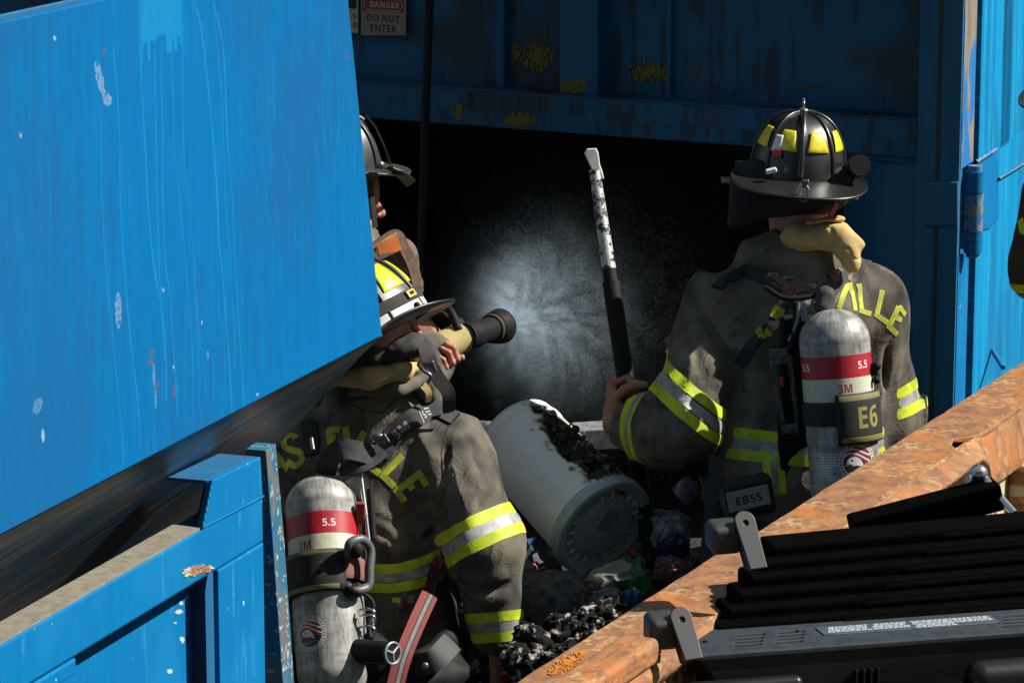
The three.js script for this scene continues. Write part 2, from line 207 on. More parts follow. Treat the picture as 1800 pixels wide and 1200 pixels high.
// ---- left container side: dusty top rail, raised block, posts and recessed panel
const TOP = { o: V(0, 1.2, 0), ex: V(1, 0, 0), ey: V(0, 0, -1), n: UPV.clone() };
const plRail = vplane(hit(0, 1133, TOP), 19.3);
{
  const t = thing('blue_container', 'blue steel container with dusty top rail at lower left', 'container', from2(1, -1.2, plRail));
  const L = (u, v) => hit(u, v, plRail), rec = shifted(plRail, -0.066);
  const e0 = to2(L(0, 1133), plRail), e1 = to2(L(462, 870), plRail), x0 = -0.6, x1 = e1.x;
  const rl = to2(L(337, 1029), plRail).y, quad = (a, b, c, d, pl = plRail) => [from2(a, c, pl), from2(b, c, pl), from2(b, d, pl), from2(a, d, pl)];
  mesh('top_rail', slab(quad(x0, x1, rl, 0), plRail, 0.066, 0.006), M.blue, t);
  mesh('dusty_ledge', slab([from2(x0, 0.002, plRail), from2(to2(L(356, 930), plRail).x, 0.002, plRail), from2(to2(L(356, 930), plRail).x, 0.002, shifted(plRail, -0.068)), from2(x0, 0.002, shifted(plRail, -0.068))].map(p => p.addScaledVector(plRail.n, -0.002)), { ...TOP, o: V(0, 1.202, 0) }, 0.004, 0.0015), M.dust, t);
  mesh('raised_block', pslab([[354, 928], [462, 871], [458, 803], [371, 845]], plRail, 0.012, 0.003), M.blue, t);
  { const a = L(371, 845), b = L(458, 803), c = L(462, 871), k = plRail.n.clone().multiplyScalar(-0.1); const top = { o: a, ex: b.clone().sub(a).normalize(), n: null }; top.ey = k.clone().normalize(); top.n = top.ey.clone().cross(top.ex).negate().normalize(); top.ey = top.n.clone().cross(top.ex);
    mesh('block_top', slab([a.clone().addScaledVector(plRail.n, -0.013), b.clone().addScaledVector(plRail.n, -0.013), b.clone().add(k), a.clone().add(k)], top, 0.008, 0.001), M.pillarBlue, t);
    mesh('block_end', rbox(b.clone().lerp(c, 0.5).addScaledVector(plRail.n, -0.056).addScaledVector(plRail.ex, -0.006), 0.006, b.distanceTo(c), 0.086, plRail.ex, UPV, 0.001), M.sootAndShade, t); mesh('block_back', pslab([[354, 928], [462, 871], [458, 803], [371, 845]].map(([u, v]) => [u - 4, v]), shifted(plRail, -0.1), 0.01, 0), M.sootAndShade, t); }  // inside of the block coloured dark to stand in for shade
  { const pts = [[371, 844], [364, 880], [354, 928]].map(([u, v]) => L(u, v).addScaledVector(plRail.n, 0.002)); const w = []; for (let i = 0; i < 18; i++) w.push(pts[0].clone().lerp(pts[2], i / 17).add(V(0.0012 * Math.sin(i * 2.4), 0, 0))); mesh('weld_bead', tube(w, 0.0035, 60, 6), M.blue, t); mesh('weld_bead', tube([L(356, 927), L(410, 899), L(462, 872)].map((p, i) => p.addScaledVector(plRail.n, 0.001)), 0.0025, 40, 6), M.blue, t); }
  const px0 = to2(L(383, 998), plRail).x;
  mesh('post', slab(quad(px0, x1, -1.19, rl - 0.002), shifted(plRail, -0.003), 0.014, 0.004), M.blue, t);
  mesh('panel', slab(quad(x0, to2(hit(334, 1060, rec), rec).x, -1.19, rl + 0.02, rec), rec, 0.01, 0), M.blue, t);
  const sx = to2(hit(133, 1152, plRail), plRail).x;
  mesh('stiffener', slab(quad(x0, sx, rl - 0.035, rl - 0.004), shifted(plRail, -0.006), 0.058, 0.004), M.blue, t);
  mesh('stiffener', slab(quad(x0, to2(hit(60, 1200, plRail), plRail).x, -1.19, rl - 0.04), shifted(plRail, -0.012), 0.05, 0.004), M.blue, t);
  const back = shifted(plRail, -0.03);
  mesh('edge_bar', pslab([[485, 780], [467, 792], [479, 950], [500, 1240], [520, 1240], [500, 950]], back, 0.05, 0.003), M.bar, t);
  mesh('inner_sheet', slab(quad(x0, x1 + 0.05, -1.19, -0.1, shifted(plRail, -0.12)), shifted(plRail, -0.12), 0.02, 0), M.pillarBlue, t);
  // bare patch and chips knocked out of the paint, each a thin flake scar with its own outline
  const R = rng(21), scar = (u, v, ru, rv, off) => { const pts = [], n = 11; for (let i = 0; i < n; i++) { const a = i / n * 6.283, r = 0.6 + 0.6 * R(); pts.push(hit(u + ru * r * Math.cos(a), v + rv * r * Math.sin(a), shifted(plRail, off))); } return slab(pts, shifted(plRail, off), 0.0015, 0); };
  { const ps = []; for (let i = 0; i < 70; i++) { const a = R() * 6.283, r = Math.sqrt(R()); ps.push(scar(347 + 27 * r * Math.cos(a), 1003 - 5 * r * Math.cos(a) + 8 * r * Math.sin(a), 1.5 + 4.5 * R(), 1 + 2 * R(), 0.001 + 2e-5 * i)); } const pt = mesh('rust_patch', ps, M.rustPaint, t); pt.userData.kind = 'stuff'; }
  const ch = []; for (const [u, v, ru, rv, off] of [[400, 1012, 6, 5, 0], [409, 1022, 4, 5, 0], [398, 1032, 4, 2.5, 0], [403, 1110, 2, 14, 0], [408, 1150, 8, 6, 0], [404, 1136, 6, 3, 0], [432, 1116, 5, 4, 0], [445, 1140, 3, 6, 0], [438, 1168, 3, 3, 0], [314, 1075, 7, 4, -0.063], [318, 1060, 4, 4, -0.063], [308, 1095, 3, 2, -0.063], [320, 1124, 4, 6, -0.063], [298, 1180, 5, 5, -0.063], [328, 1050, 3, 3, -0.063]]) ch.push(scar(u, v, ru, rv, off - 0.002 + 1e-5 * ch.length));
  for (let i = 0; i < 16; i++) ch.push(scar(443 + i * 1.1 + 3 * R(), 1060 + i * 9, 1.2 + 1.8 * R(), 6, -0.002 + 1e-5 * (i + 20)));
  mesh('paint_chips', ch, std([0.42, 0.48, 0.52], 0.8), t).userData.kind = 'stuff';
  const bc = []; for (let i = 0; i < 26; i++) { const f = R(), u = lerp(485, 514, f) + 5 * (R() - 0.5) - 3, v = lerp(800, 1190, f); bc.push((() => { const pts = [], n = 7; for (let k = 0; k < n; k++) { const a = k / n * 6.283, r = 0.4 + 0.8 * R(); pts.push(hit(u + 1.5 * r * Math.cos(a), v + 3.4 * r * Math.sin(a), shifted(back, 0.001))); } return slab(pts, shifted(back, 0.001), 0.0015, 0); })()); }
  mesh('paint_chips', bc, std([0.3, 0.36, 0.4], 0.8), t).userData.kind = 'stuff';
}

// ---- the compactor at the back: header beam, posts and wall above a burnt-out opening
const plBack = vplane(P(1613, 250, 9.5), 180 - 62);       // its face looks back and a little left
{
  const t = thing('compactor', 'blue steel compactor with sooty opening behind the firefighters', 'compactor', hit(1150, 700, plBack).setY(0));
  const pl = plBack, B2 = (u, v, p = pl) => to2(hit(u, v, p), p), wall = shifted(pl, -0.1);
  // in this plane +x runs to the left-far end in the photograph? keep numbers by measuring
  const xR = B2(1613, 250).x, xL = B2(-260, 60).x, hT = B2(1300, 190).y, hB = B2(1300, 256).y, yTop = 3.1 - pl.o.y, yF = -pl.o.y;
  const rect = (a, b, c, d, p = pl) => [from2(a, c, p), from2(b, c, p), from2(b, d, p), from2(a, d, p)];
  mesh('header_beam', slab(rect(xL, xR, hB, hT), pl, 0.11, 0.005), M.dirtyShadeBlue, t);
  mesh('beam_ledge', slab([[xL, 0.001], [xR, 0.001], [xR, -0.1], [xL, -0.1]].map(([x, z]) => from2(x, hT + 0.004, pl).addScaledVector(pl.n, z)), { o: from2(0, hT + 0.004, pl), ex: pl.ex.clone().negate(), ey: pl.n.clone(), n: UPV.clone() }, 0.005, 0.001), std(dtex(256, 256, (u, v) => mix3([0.006, 0.09, 0.2], [0.015, 0.03, 0.05], sst(0.4, 0.65, fbm(u * 5, v * 5, 3, 5))), true, [1, 1]), 0.6), t);
  mesh('wall_sheet', slab(rect(xL, xR, hT - 0.01, yTop, wall), wall, 0.02, 0), M.dirtyShadeBlue, t);
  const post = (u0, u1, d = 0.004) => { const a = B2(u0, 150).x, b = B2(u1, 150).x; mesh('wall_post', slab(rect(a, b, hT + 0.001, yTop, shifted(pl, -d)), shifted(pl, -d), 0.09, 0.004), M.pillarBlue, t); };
  post(975, 1042, 0.03); post(852, 866, 0.07); post(1150, 1158, 0.08);
  mesh('top_rail', slab(rect(xL, xR, yTop, yTop + 0.08), shifted(pl, 0.002), 0.14, 0.005), M.dirtyShadeBlue, t);
  // right cheek beside the opening with a slot in it
  const c0 = B2(1478, 400).x, slotA = B2(1550, 400), slotB = B2(1608, 400), sT = B2(1570, 292).y, sB = B2(1570, 575).y;
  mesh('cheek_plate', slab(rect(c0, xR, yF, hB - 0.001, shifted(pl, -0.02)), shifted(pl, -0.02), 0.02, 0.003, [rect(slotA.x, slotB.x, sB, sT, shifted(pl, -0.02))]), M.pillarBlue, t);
  mesh('latch_bar', slab(rect(slotA.x, slotB.x, B2(1570, 388).y, B2(1570, 378).y, shifted(pl, -0.06)), shifted(pl, -0.06), 0.02, 0.002), M.steel, t);
  // added canopy and front, out of view, to keep sky off the wall
  mesh('hood', slab([[xL, 0.1], [xR, 0.1], [xR, 1.15], [xL, 1.15]].map(([x, z]) => from2(x, yTop + 0.4, pl).addScaledVector(pl.n, z)), { o: from2(0, yTop + 0.4, pl), ex: pl.ex.clone().negate(), ey: pl.n.clone(), n: UPV.clone() }, 0.02, 0.002), M.dirtyShadeBlue, t); mesh('added_canopy_front', slab(rect(xL, xR, yTop - 0.02, yTop + 0.4, shifted(pl, 0.1)), shifted(pl, 0.1), 0.02, 0.002), M.dirtyShadeBlue, t);
  // burnt chamber behind
  const deep = shifted(pl, -2.6);
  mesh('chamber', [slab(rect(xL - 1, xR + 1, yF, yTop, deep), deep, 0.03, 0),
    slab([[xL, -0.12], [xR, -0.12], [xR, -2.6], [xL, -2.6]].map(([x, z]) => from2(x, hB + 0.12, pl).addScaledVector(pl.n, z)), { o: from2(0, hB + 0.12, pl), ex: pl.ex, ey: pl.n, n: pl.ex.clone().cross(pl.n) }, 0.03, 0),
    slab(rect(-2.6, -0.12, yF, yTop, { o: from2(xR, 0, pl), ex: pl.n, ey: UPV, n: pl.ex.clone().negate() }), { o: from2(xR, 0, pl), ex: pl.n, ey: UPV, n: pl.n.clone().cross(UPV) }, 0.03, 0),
    slab(rect(-2.6, -0.12, yF, yTop, { o: from2(xL, 0, pl), ex: pl.n, ey: UPV, n: pl.ex.clone() }), { o: from2(xL, 0, pl), ex: pl.n, ey: UPV, n: pl.n.clone().cross(UPV) }, 0.03, 0)], M.sootAndShade, t);
  // smears of yellow paint rubbed off on the beam, posts and sheet
  const R = rng(31), ys = [];
  const smear = (u, v, ru, rv, p, n) => { for (let k = 0; k < n * 2.2; k++) { const r = Math.pow(R(), 0.7), a = R() * 6.283, x = u + ru * r * Math.cos(a), y = v + rv * r * Math.sin(a), w = 0.5 + 1.3 * R(), h = 1.2 + 5 * R() ** 2; const q = shifted(p, 0.0015 + 3e-6 * ys.length); ys.push(pslab([[x - w, y + h], [x + w, y + h * 0.8], [x + w * 0.7, y - h], [x - w * 0.6, y - h * 0.9]], q, 0.001, 0)); } };
  smear(915, 211, 27, 12, pl, 90); smear(805, 197, 9, 16, pl, 34); smear(1008, 150, 24, 12, shifted(pl, -0.03), 80); smear(945, 100, 28, 24, wall, 120); smear(1140, 125, 42, 22, wall, 110); smear(908, 92, 10, 18, wall, 24);
  mesh('yellow_paint', ys, std([0.15, 0.14, 0.025], 0.8), t, 'yellow paint marks').userData.kind = 'stuff';
  const ws = []; for (const [u, v, ru, rv] of [[868, 205, 12, 5], [860, 158, 10, 2], [1085, 238, 9, 2], [1230, 90, 6, 4], [1220, 120, 14, 26], [1410, 150, 30, 12]]) { const pts = []; for (let i = 0; i < 12; i++) { const a = i / 12 * 6.283, r = 0.5 + 0.7 * R(); pts.push([u + ru * r * Math.cos(a), v + rv * r * Math.sin(a)]); } ws.push(pslab(pts, shifted(v > 140 && u < 1200 ? pl : wall, 0.0015), 0.001, 0)); }
  mesh('scraped_paint', ws, std([0.02, 0.07, 0.12], 0.7), t).userData.kind = 'stuff';
}
// warning signs on the compactor wall
{
  const pl = shifted(plBack, -0.075);
  const mk = (px, name, label, tex) => { const t = thing(name, label, 'sign', hit(px[0][0], px[0][1], pl)); const g = pslab(px, pl, 0.004, 0.001), q = px.map(([u, v]) => to2(hit(u, v, pl), pl)); const x0 = q[0].x, x1 = q[1].x, y0 = Math.min(...q.map(a => a.y)), y1 = Math.max(...q.map(a => a.y)); const p = g.attributes.position, uv = g.attributes.uv; for (let i = 0; i < p.count; i++) { const a = to2(V(p.getX(i), p.getY(i), p.getZ(i)), pl); uv.setXY(i, (a.x - x0) / (x1 - x0), (a.y - y0) / (y1 - y0)); } mesh('sign_plate', g, std(tex, 0.6), t); };
  mk([[634, 62], [713, 62], [713, -20], [634, -20]], 'warning_sign', 'white warning sign reading DANGER DO NOT ENTER on the compactor wall', ctex(512, 512, (c, w, h) => {
    c.fillStyle = '#8d8a80'; c.fillRect(0, 0, w, h); c.fillStyle = '#1c1716'; c.fillRect(20, 10, w - 40, 240); c.fillStyle = '#8d2a26'; c.beginPath(); c.roundRect(36, 120, w - 72, 118, 50); c.fill(); c.strokeStyle = '#b9b5a8'; c.lineWidth = 8; c.stroke();
    c.fillStyle = '#b9b5a8'; c.font = 'bold 84px sans-serif'; c.textAlign = 'center'; c.fillText('⚠DANGER', w / 2, 210, 420); c.fillStyle = '#1c1716'; c.font = 'bold 100px sans-serif'; c.fillText('DO NOT', w / 2, 356, 380); c.fillText('ENTER', w / 2, 462, 360);
  }));
  mk([[612, 58], [629, 58], [629, -20], [612, -20]], 'warning_sign', 'narrow sliver of a white sign between the plate edge and the DANGER sign', ctex(128, 512, (c, w, h) => { c.fillStyle = '#b0ac9f'; c.fillRect(0, 0, w, h); c.fillStyle = '#1c1716'; c.fillRect(0, 0, w - 16, 230); c.font = 'bold 90px sans-serif'; c.fillText('S', 60, 350); c.fillText('D', 60, 450); }));
}
// black hose hanging down in front of the compactor
tag(mesh('hydraulic_hose', tube([[757, -60], [753, 60], [749, 160], [745, 300], [741, 430], [738, 560], [736, 760]].map(([u, v], i) => P(u, v, 9.86 - 0.01 * i)), 0.0125, 60, 12), M.rubber, scene), 'black hydraulic hose hanging straight down before the compactor wall', 'hose');

// ---- right gate post and door in the sun
const plDoor = vplane(P(1690, 300, 9.33), 20);
{
  const t = thing('gate', 'sunlit blue steel gate with hinge and shaded post behind right firefighter', 'gate', hit(1690, 700, plDoor).setY(0));
  const pl = plDoor, D2 = (u, v) => to2(hit(u, v, pl), pl), yF = -pl.o.y, yT = 3.15 - pl.o.y;
  const rect = (a, b, c, d, p = pl) => [from2(a, c, p), from2(b, c, p), from2(b, d, p), from2(a, d, p)];
  const pp = vplane(hit(1689, 300, pl).addScaledVector(pl.ex, 0.001), 180 - 62), q0 = to2(hit(1611, 300, pp), pp).x;
  const hp = pp.n.clone().multiplyScalar(-0.001); void hp;
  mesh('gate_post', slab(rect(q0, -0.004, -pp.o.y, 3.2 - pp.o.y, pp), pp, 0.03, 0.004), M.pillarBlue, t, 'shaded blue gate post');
  mesh('lug', slab([[1622, 398], [1684, 398], [1684, 320], [1622, 320]].map(([u, v]) => hit(u, v, shifted(pp, 0.014))), shifted(pp, 0.014), 0.016, 0.006), M.pillarBlue, t);
  const hy = D2(1700, 292).y, hb = D2(1700, 442).y, a0 = 0.002, a1 = D2(1714, 200).x, a2 = D2(1723, 200).x, big = D2(1700, 300).x + 2.2;
  mesh('edge_strip', slab(rect(a0, a1, hy, yT), pl, 0.05, 0.003), M.worn, t, 'edge strip worn to bare metal');
  mesh('edge_strip', slab(rect(a0, a1 * 0.86, yF, hb), shifted(pl, -0.001), 0.05, 0.003), M.blue, t);
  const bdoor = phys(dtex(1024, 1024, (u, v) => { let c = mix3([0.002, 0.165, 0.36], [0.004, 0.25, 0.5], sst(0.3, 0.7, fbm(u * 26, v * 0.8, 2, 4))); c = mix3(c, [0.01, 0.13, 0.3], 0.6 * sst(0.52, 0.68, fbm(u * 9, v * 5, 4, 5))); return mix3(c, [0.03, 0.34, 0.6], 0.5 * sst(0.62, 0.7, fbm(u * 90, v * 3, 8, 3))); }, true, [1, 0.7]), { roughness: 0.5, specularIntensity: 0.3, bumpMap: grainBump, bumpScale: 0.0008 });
  mesh('door_panel', slab(rect(a2, big, yF, yT), shifted(pl, -0.004), 0.05, 0.003), bdoor, t);
  mesh('seam_back', slab(rect(0, big, yF, yT, shifted(pl, -0.062)), shifted(pl, -0.062), 0.01, 0), M.sootAndShade, t);  // dark sheet that paints shade into the gate gap
  mesh('stiffener', slab(rect(D2(1760, 200).x, D2(1760, 200).x + 0.14, D2(1760, 262).y, yT), shifted(pl, 0.008), 0.012, 0.004), bdoor, t);
  mesh('hinge_leaf', pslab([[1716, 408], [1716, 287], [1752, 263], [1757, 300], [1757, 384], [1742, 402]], shifted(pl, 0.004), 0.012, 0.003), M.blue, t);
  const hc = hit(1697, 300, pl).addScaledVector(pl.n, 0.028), hd = (v0, v1, r) => bar(V(hc.x, hit(1697, v0, pl).y, hc.z), V(hc.x, hit(1697, v1, pl).y, hc.z), r, r, 24);
  const hg = mesh('hinge_knuckle', hd(300, 336, 0.0265), M.blue, t); mesh('hinge_knuckle', hd(404, 440, 0.0265), M.blue, t); void hg;
  mesh('hinge_knuckle', hd(338, 402, 0.0255), M.worn, t, 'rubbed middle knuckle');
  mesh('hinge_pin', hd(290, 447, 0.019), M.worn, t);
  mesh('weld_bead', tube([[1752, 262], [1735, 273], [1716, 285]].map(([u, v]) => hit(u, v, shifted(pl, 0.009))), 0.006, 20, 6), M.worn, t); mesh('weld_bead', tube([[1757, 314], [1790, 294], [1812, 279]].map(([u, v]) => hit(u, v, shifted(pl, 0.009))), 0.004, 20, 6), M.bar, t);
  mesh('handle_stub', bar(hit(1745, 616, shifted(pl, 0.004)), hit(1764, 646, shifted(pl, 0.06)), 0.007, 0.007, 10), M.pillarBlue, t);
}

// ---- added sky blocker behind the camera, unseen: keeps low sky off surfaces facing it
{
  const t = thing('sky_blocker', 'added sky blocker, tall corrugated brown wall and roof unseen behind the camera', 'sky_blocker', V(0, 0, 8.5)), wallM = std([0.11, 0.095, 0.08], 0.85), pts = [];
  for (let i = 0; i <= 160; i++) pts.push(new THREE.Vector2(-20 + i * 0.25, (i % 4 === 1 || i % 4 === 2) ? 0.06 : 0)); for (let i = 160; i >= 0; i--) pts.push(new THREE.Vector2(-20 + i * 0.25, -0.05));
  const g = new THREE.ExtrudeGeometry(new THREE.Shape(pts), { depth: 13, bevelEnabled: false }); g.rotateX(-Math.PI / 2).translate(0, 0, 8.5); mesh('wall', g, wallM, t);
  mesh('roof', rbox(V(0, 13.12, 12.9), 41, 0.2, 9.6, V(1, 0, 0), UPV, 0.03), std([0.2, 0.2, 0.2], 0.7), t); mesh('door', rbox(V(-6, 2, 8.4), 4, 4, 0.1, V(1, 0, 0), UPV, 0.02), std([0.08, 0.09, 0.1], 0.7), t);
}

// ---- rusty rim of the open container in front
const AZB = 25, dB = V(Math.sin(rad(AZB)), 0, -Math.cos(rad(AZB))), nB = V(Math.cos(rad(AZB)), 0, Math.sin(rad(AZB)));
const rim0 = hit(1340, 927, TOP), plRim = { o: rim0, ex: dB, ey: UPV.clone(), n: nB };
{
  const t = thing('rusty_container', 'open container with rusty flaking top rail at lower right', 'container', rim0.clone().setY(0));
  const T2 = { o: TOP.o, ex: dB, ey: nB.clone().negate(), n: UPV.clone() }, s0 = -2.6, s1 = 2.4;
  // top flange: outline with bites and a kink, in the horizontal plane
  const at = (s, w, y = 0) => rim0.clone().addScaledVector(dB, s).addScaledVector(nB, w).add(V(0, y, 0)), R = rng(41);
  const inner = [], outer = []; const kink = to2(hit(1268, 967, TOP), plRim).x;
  for (let s = s0; s <= s1; s += 0.05) inner.push(at(s, (s < kink ? -0.008 : 0.004) + 0.003 * (R() - 0.5)));
  const nx = to2(hit(1700, 790, { ...plRim, o: at(0, 0.15) }), plRim).x;
  for (let s = s1; s >= s0; s -= 0.05) { const bite = Math.exp(-(((s - nx) / 0.05) ** 2)) * 0.05; outer.push(at(s, 0.155 + 0.006 * (fbm(s * 9, 2, 1, 3) - 0.5) - bite)); }
  mesh('top_flange', slab([...inner, ...outer], T2, 0.012, 0.003), M.rust, t);
  { const ps = []; for (let i = 0; i < 520; i++) { const a = R() * 6.283, r = Math.pow(R(), 0.75), u = 998 + 34 * r * Math.cos(a), v = 1166 - 16 * r * Math.cos(a) + 14 * r * Math.sin(a), q = 0.6 + 2.4 * R() * R(), pp = []; for (let k = 0; k < 7; k++) { const b = k / 7 * 6.283, rr = q * (0.5 + 0.7 * R()); pp.push(hit(u + rr * Math.cos(b), v + rr * 0.8 * Math.sin(b), TOP).add(V(0, 0.001 + 4e-6 * i, 0))); } ps.push(slab(pp, { ...T2, o: V(0, 1.201 + 4e-6 * i, 0) }, 0.001, 0)); } mesh('orange_rust', ps, std(dtex(128, 128, (u, v) => mix3([0.42, 0.13, 0.015], [0.58, 0.24, 0.02], fbm(u * 14, v * 14, 5, 4)), true, [6, 6]), 0.9), t, 'vivid orange rust bloom').userData.kind = 'stuff'; }
  // sloping lip, then the side with cream paint left on it
  const lip = []; const N = 60, pos = [], uv = [], idx = [];
  for (let i = 0; i <= N; i++) { const s = lerp(s0, s1, i / N), k = fbm(s * 7, 4, 2, 3) - 0.5, far = sst(nx + 0.02, nx + 0.1, s); const prof = [[0.148, -0.003], [0.158 + 0.01 * k, -0.006 - 0.02 * far], [lerp(lerp(0.168, 0.2, sst(-0.2, 0.2, s)), 0.17, far) + 0.014 * k, lerp(-0.02, -0.11, far)], [lerp(lerp(0.172, 0.204, sst(-0.2, 0.2, s)), 0.176, far) + 0.014 * k, lerp(-0.034, -0.13, far)], [0.165, -0.05 - 0.09 * far], [0.14, -0.06 - 0.09 * far]]; prof.forEach(([w, y], j) => { const p = at(s, w, y); pos.push(p.x, p.y, p.z); uv.push(s, j * 0.03); }); }
  for (let i = 0; i < N; i++) for (let j = 0; j < 5; j++) { const a = i * 6 + j, b = a + 6; idx.push(a, a + 1, b, b, a + 1, b + 1); }
  const lg = new THREE.BufferGeometry(); lg.setAttribute('position', new THREE.Float32BufferAttribute(pos, 3)); lg.setAttribute('uv', new THREE.Float32BufferAttribute(uv, 2)); lg.setIndex(idx); lg.computeVertexNormals(); void lip;
  const rm = M.rust.clone(); rm.side = THREE.DoubleSide; mesh('lip', lg, rm, t);
  const pw = { ...plRim, o: at(0, 0.15) };
  mesh('side_sheet', slab([from2(s0, -1.19, pw), from2(s1, -1.19, pw), from2(s1, -0.012, pw), from2(s0, -0.012, pw)], pw, 0.02, 0), M.rustPaint, t);
  mesh('inner_sheet', slab([from2(s0, -1.19, plRim), from2(s1, -1.19, plRim), from2(s1, -0.014, plRim), from2(s0, -0.014, plRim)].map(p => p.addScaledVector(nB, 0.02)), { ...plRim, o: at(0, 0.02) }, 0.012, 0), M.rustPaint, t);
  for (const s of [nx - 0.02, nx + 0.34, nx + 0.8]) mesh('rib', slab([from2(s, -1.18, pw), from2(s + 0.09, -1.18, pw), from2(s + 0.09, -0.13, pw), from2(s, -0.13, pw)].map(p => p.addScaledVector(nB, 0.05)), { ...pw, o: at(0, 0.2) }, 0.05, 0.006), M.rustPaint, t);
  // short raised box at the near end
  const e = to2(hit(1097, 1172, { ...plRim, o: at(0, 0.1, 0.02) }), plRim).x;
  mesh('end_box', rbox(at(e - 0.5, 0.135, 0.018), 1.0, 0.05, 0.075, dB, UPV, 0.014, 4), M.rust, t);
}
// ---------------------------------------------------------------- soft bodies: distance fields meshed with surface nets
// a bone: tapered capsule; flat squeezes it along axis fx
const cap = (a, b, ra, rb = ra, k = 0.04, fx = null, flat = 1) => ({ a, d: b.clone().sub(a), ra, rb, k, fx, flat, l2: Math.max(1e-9, b.distanceToSquared(a)) });
function field(prims, fold) {
  return (x, y, z) => {
    let r = 1e3;
    for (const q of prims) {
      const px = x - q.a.x, py = y - q.a.y, pz = z - q.a.z;
      let h = (px * q.d.x + py * q.d.y + pz * q.d.z) / q.l2; h = h < 0 ? 0 : h > 1 ? 1 : h;
      let vx = px - q.d.x * h, vy = py - q.d.y * h, vz = pz - q.d.z * h, s = 1;
      if (q.fx) { const c = (vx * q.fx.x + vy * q.fx.y + vz * q.fx.z) * (1 / q.flat - 1); vx += q.fx.x * c; vy += q.fx.y * c; vz += q.fx.z * c; s = Math.min(1, q.flat * 1.25); }
      const d = (Math.sqrt(vx * vx + vy * vy + vz * vz) - (q.ra + (q.rb - q.ra) * h)) * s;
      const k = q.k, m = Math.max(k - Math.abs(r - d), 0) / k; r = Math.min(r, d) - m * m * k * 0.25;
    }
    if (fold && Math.abs(r) < 0.06) r += fold(x, y, z);
    return r;
  };
}
function gradOf(f, x, y, z, e = 0.004) { const g = V(f(x + e, y, z) - f(x - e, y, z), f(x, y + e, z) - f(x, y - e, z), f(x, y, z + e) - f(x, y, z - e)); return g.lengthSq() > 1e-12 ? g.normalize() : UPV.clone(); }
function boundsOf(prims, m = 0.05) { const b = new THREE.Box3(); for (const q of prims) { const r = Math.max(q.ra, q.rb) + m; for (const p of [q.a, q.a.clone().add(q.d)]) { b.expandByPoint(p.clone().addScalar(r)); b.expandByPoint(p.clone().addScalar(-r)); } } return b; }
function netMesh(f, box, c, colour) {
  const lo = box.min, n = ['x', 'y', 'z'].map(k => Math.ceil((box.max[k] - lo[k]) / c) + 1), [nx, ny, nz] = n, F = new Float32Array(nx * ny * nz), id = new Int32Array(nx * ny * nz).fill(-1);
  for (let k = 0, o = 0; k < nz; k++) for (let j = 0; j < ny; j++) for (let i = 0; i < nx; i++, o++) F[o] = f(lo.x + i * c, lo.y + j * c, lo.z + k * c);
  const pos = [], idx = [], sx = 1, sy = nx, sz = nx * ny, E = [[0, 1], [0, 2], [0, 4], [1, 3], [1, 5], [2, 3], [2, 6], [3, 7], [4, 5], [4, 6], [5, 7], [6, 7]];
  for (let k = 0; k < nz - 1; k++) for (let j = 0; j < ny - 1; j++) for (let i = 0; i < nx - 1; i++) {
    const o = i + j * sy + k * sz, v = []; let m = 0;
    for (let q = 0; q < 8; q++) { v[q] = F[o + (q & 1) + ((q >> 1) & 1) * sy + ((q >> 2) & 1) * sz]; if (v[q] < 0) m |= 1 << q; }
    if (m === 0 || m === 255) continue;
    let x = 0, y = 0, z = 0, t = 0;
    for (const [a, b] of E) { if ((v[a] < 0) === (v[b] < 0)) continue; const s = v[a] / (v[a] - v[b]); x += (a & 1) + s * ((b & 1) - (a & 1)); y += ((a >> 1) & 1) + s * (((b >> 1) & 1) - ((a >> 1) & 1)); z += ((a >> 2) & 1) + s * (((b >> 2) & 1) - ((a >> 2) & 1)); t++; }
    id[o] = pos.length / 3; pos.push(lo.x + (i + x / t) * c, lo.y + (j + y / t) * c, lo.z + (k + z / t) * c);
  }
  const quad = (a, b, cc, d, flip) => { if (a < 0 || b < 0 || cc < 0 || d < 0) return; flip ? idx.push(a, d, b, b, d, cc) : idx.push(a, b, d, b, cc, d); };
  for (let k = 1; k < nz - 1; k++) for (let j = 1; j < ny - 1; j++) for (let i = 1; i < nx - 1; i++) {
    const o = i + j * sy + k * sz, s = F[o] < 0;
    if (s !== F[o + sx] < 0) quad(id[o - sy - sz], id[o - sz], id[o], id[o - sy], !s);
    if (s !== F[o + sy] < 0) quad(id[o - sx - sz], id[o - sx], id[o], id[o - sz], !s);
    if (s !== F[o + sz] < 0) quad(id[o - sx - sy], id[o - sy], id[o], id[o - sx], !s);
  }
  const g = new THREE.BufferGeometry(), N = pos.length / 3, nor = new Float32Array(N * 3), uv = new Float32Array(N * 2), col = colour && new Float32Array(N * 3);
  for (let i = 0; i < N; i++) {
    const x = pos[i * 3], y = pos[i * 3 + 1], z = pos[i * 3 + 2], q = gradOf(f, x, y, z, c * 0.6); nor[i * 3] = q.x; nor[i * 3 + 1] = q.y; nor[i * 3 + 2] = q.z;
    uv[i * 2] = x + 0.7 * z; uv[i * 2 + 1] = y + 0.4 * z; if (colour) { const cc = colour(x, y, z, q); col[i * 3] = cc[0]; col[i * 3 + 1] = cc[1]; col[i * 3 + 2] = cc[2]; }
  }
  g.setAttribute('position', new THREE.Float32BufferAttribute(pos, 3)); g.setAttribute('normal', new THREE.BufferAttribute(nor, 3)); g.setAttribute('uv', new THREE.BufferAttribute(uv, 2)); if (colour) g.setAttribute('color', new THREE.BufferAttribute(col, 3));
  g.setIndex(idx); return g;
}
const soft = (prims, c, fold, colour, m = 0.03) => { const f = field(prims, fold); return { f, geo: netMesh(f, boundsOf(prims, m), c, colour) }; };
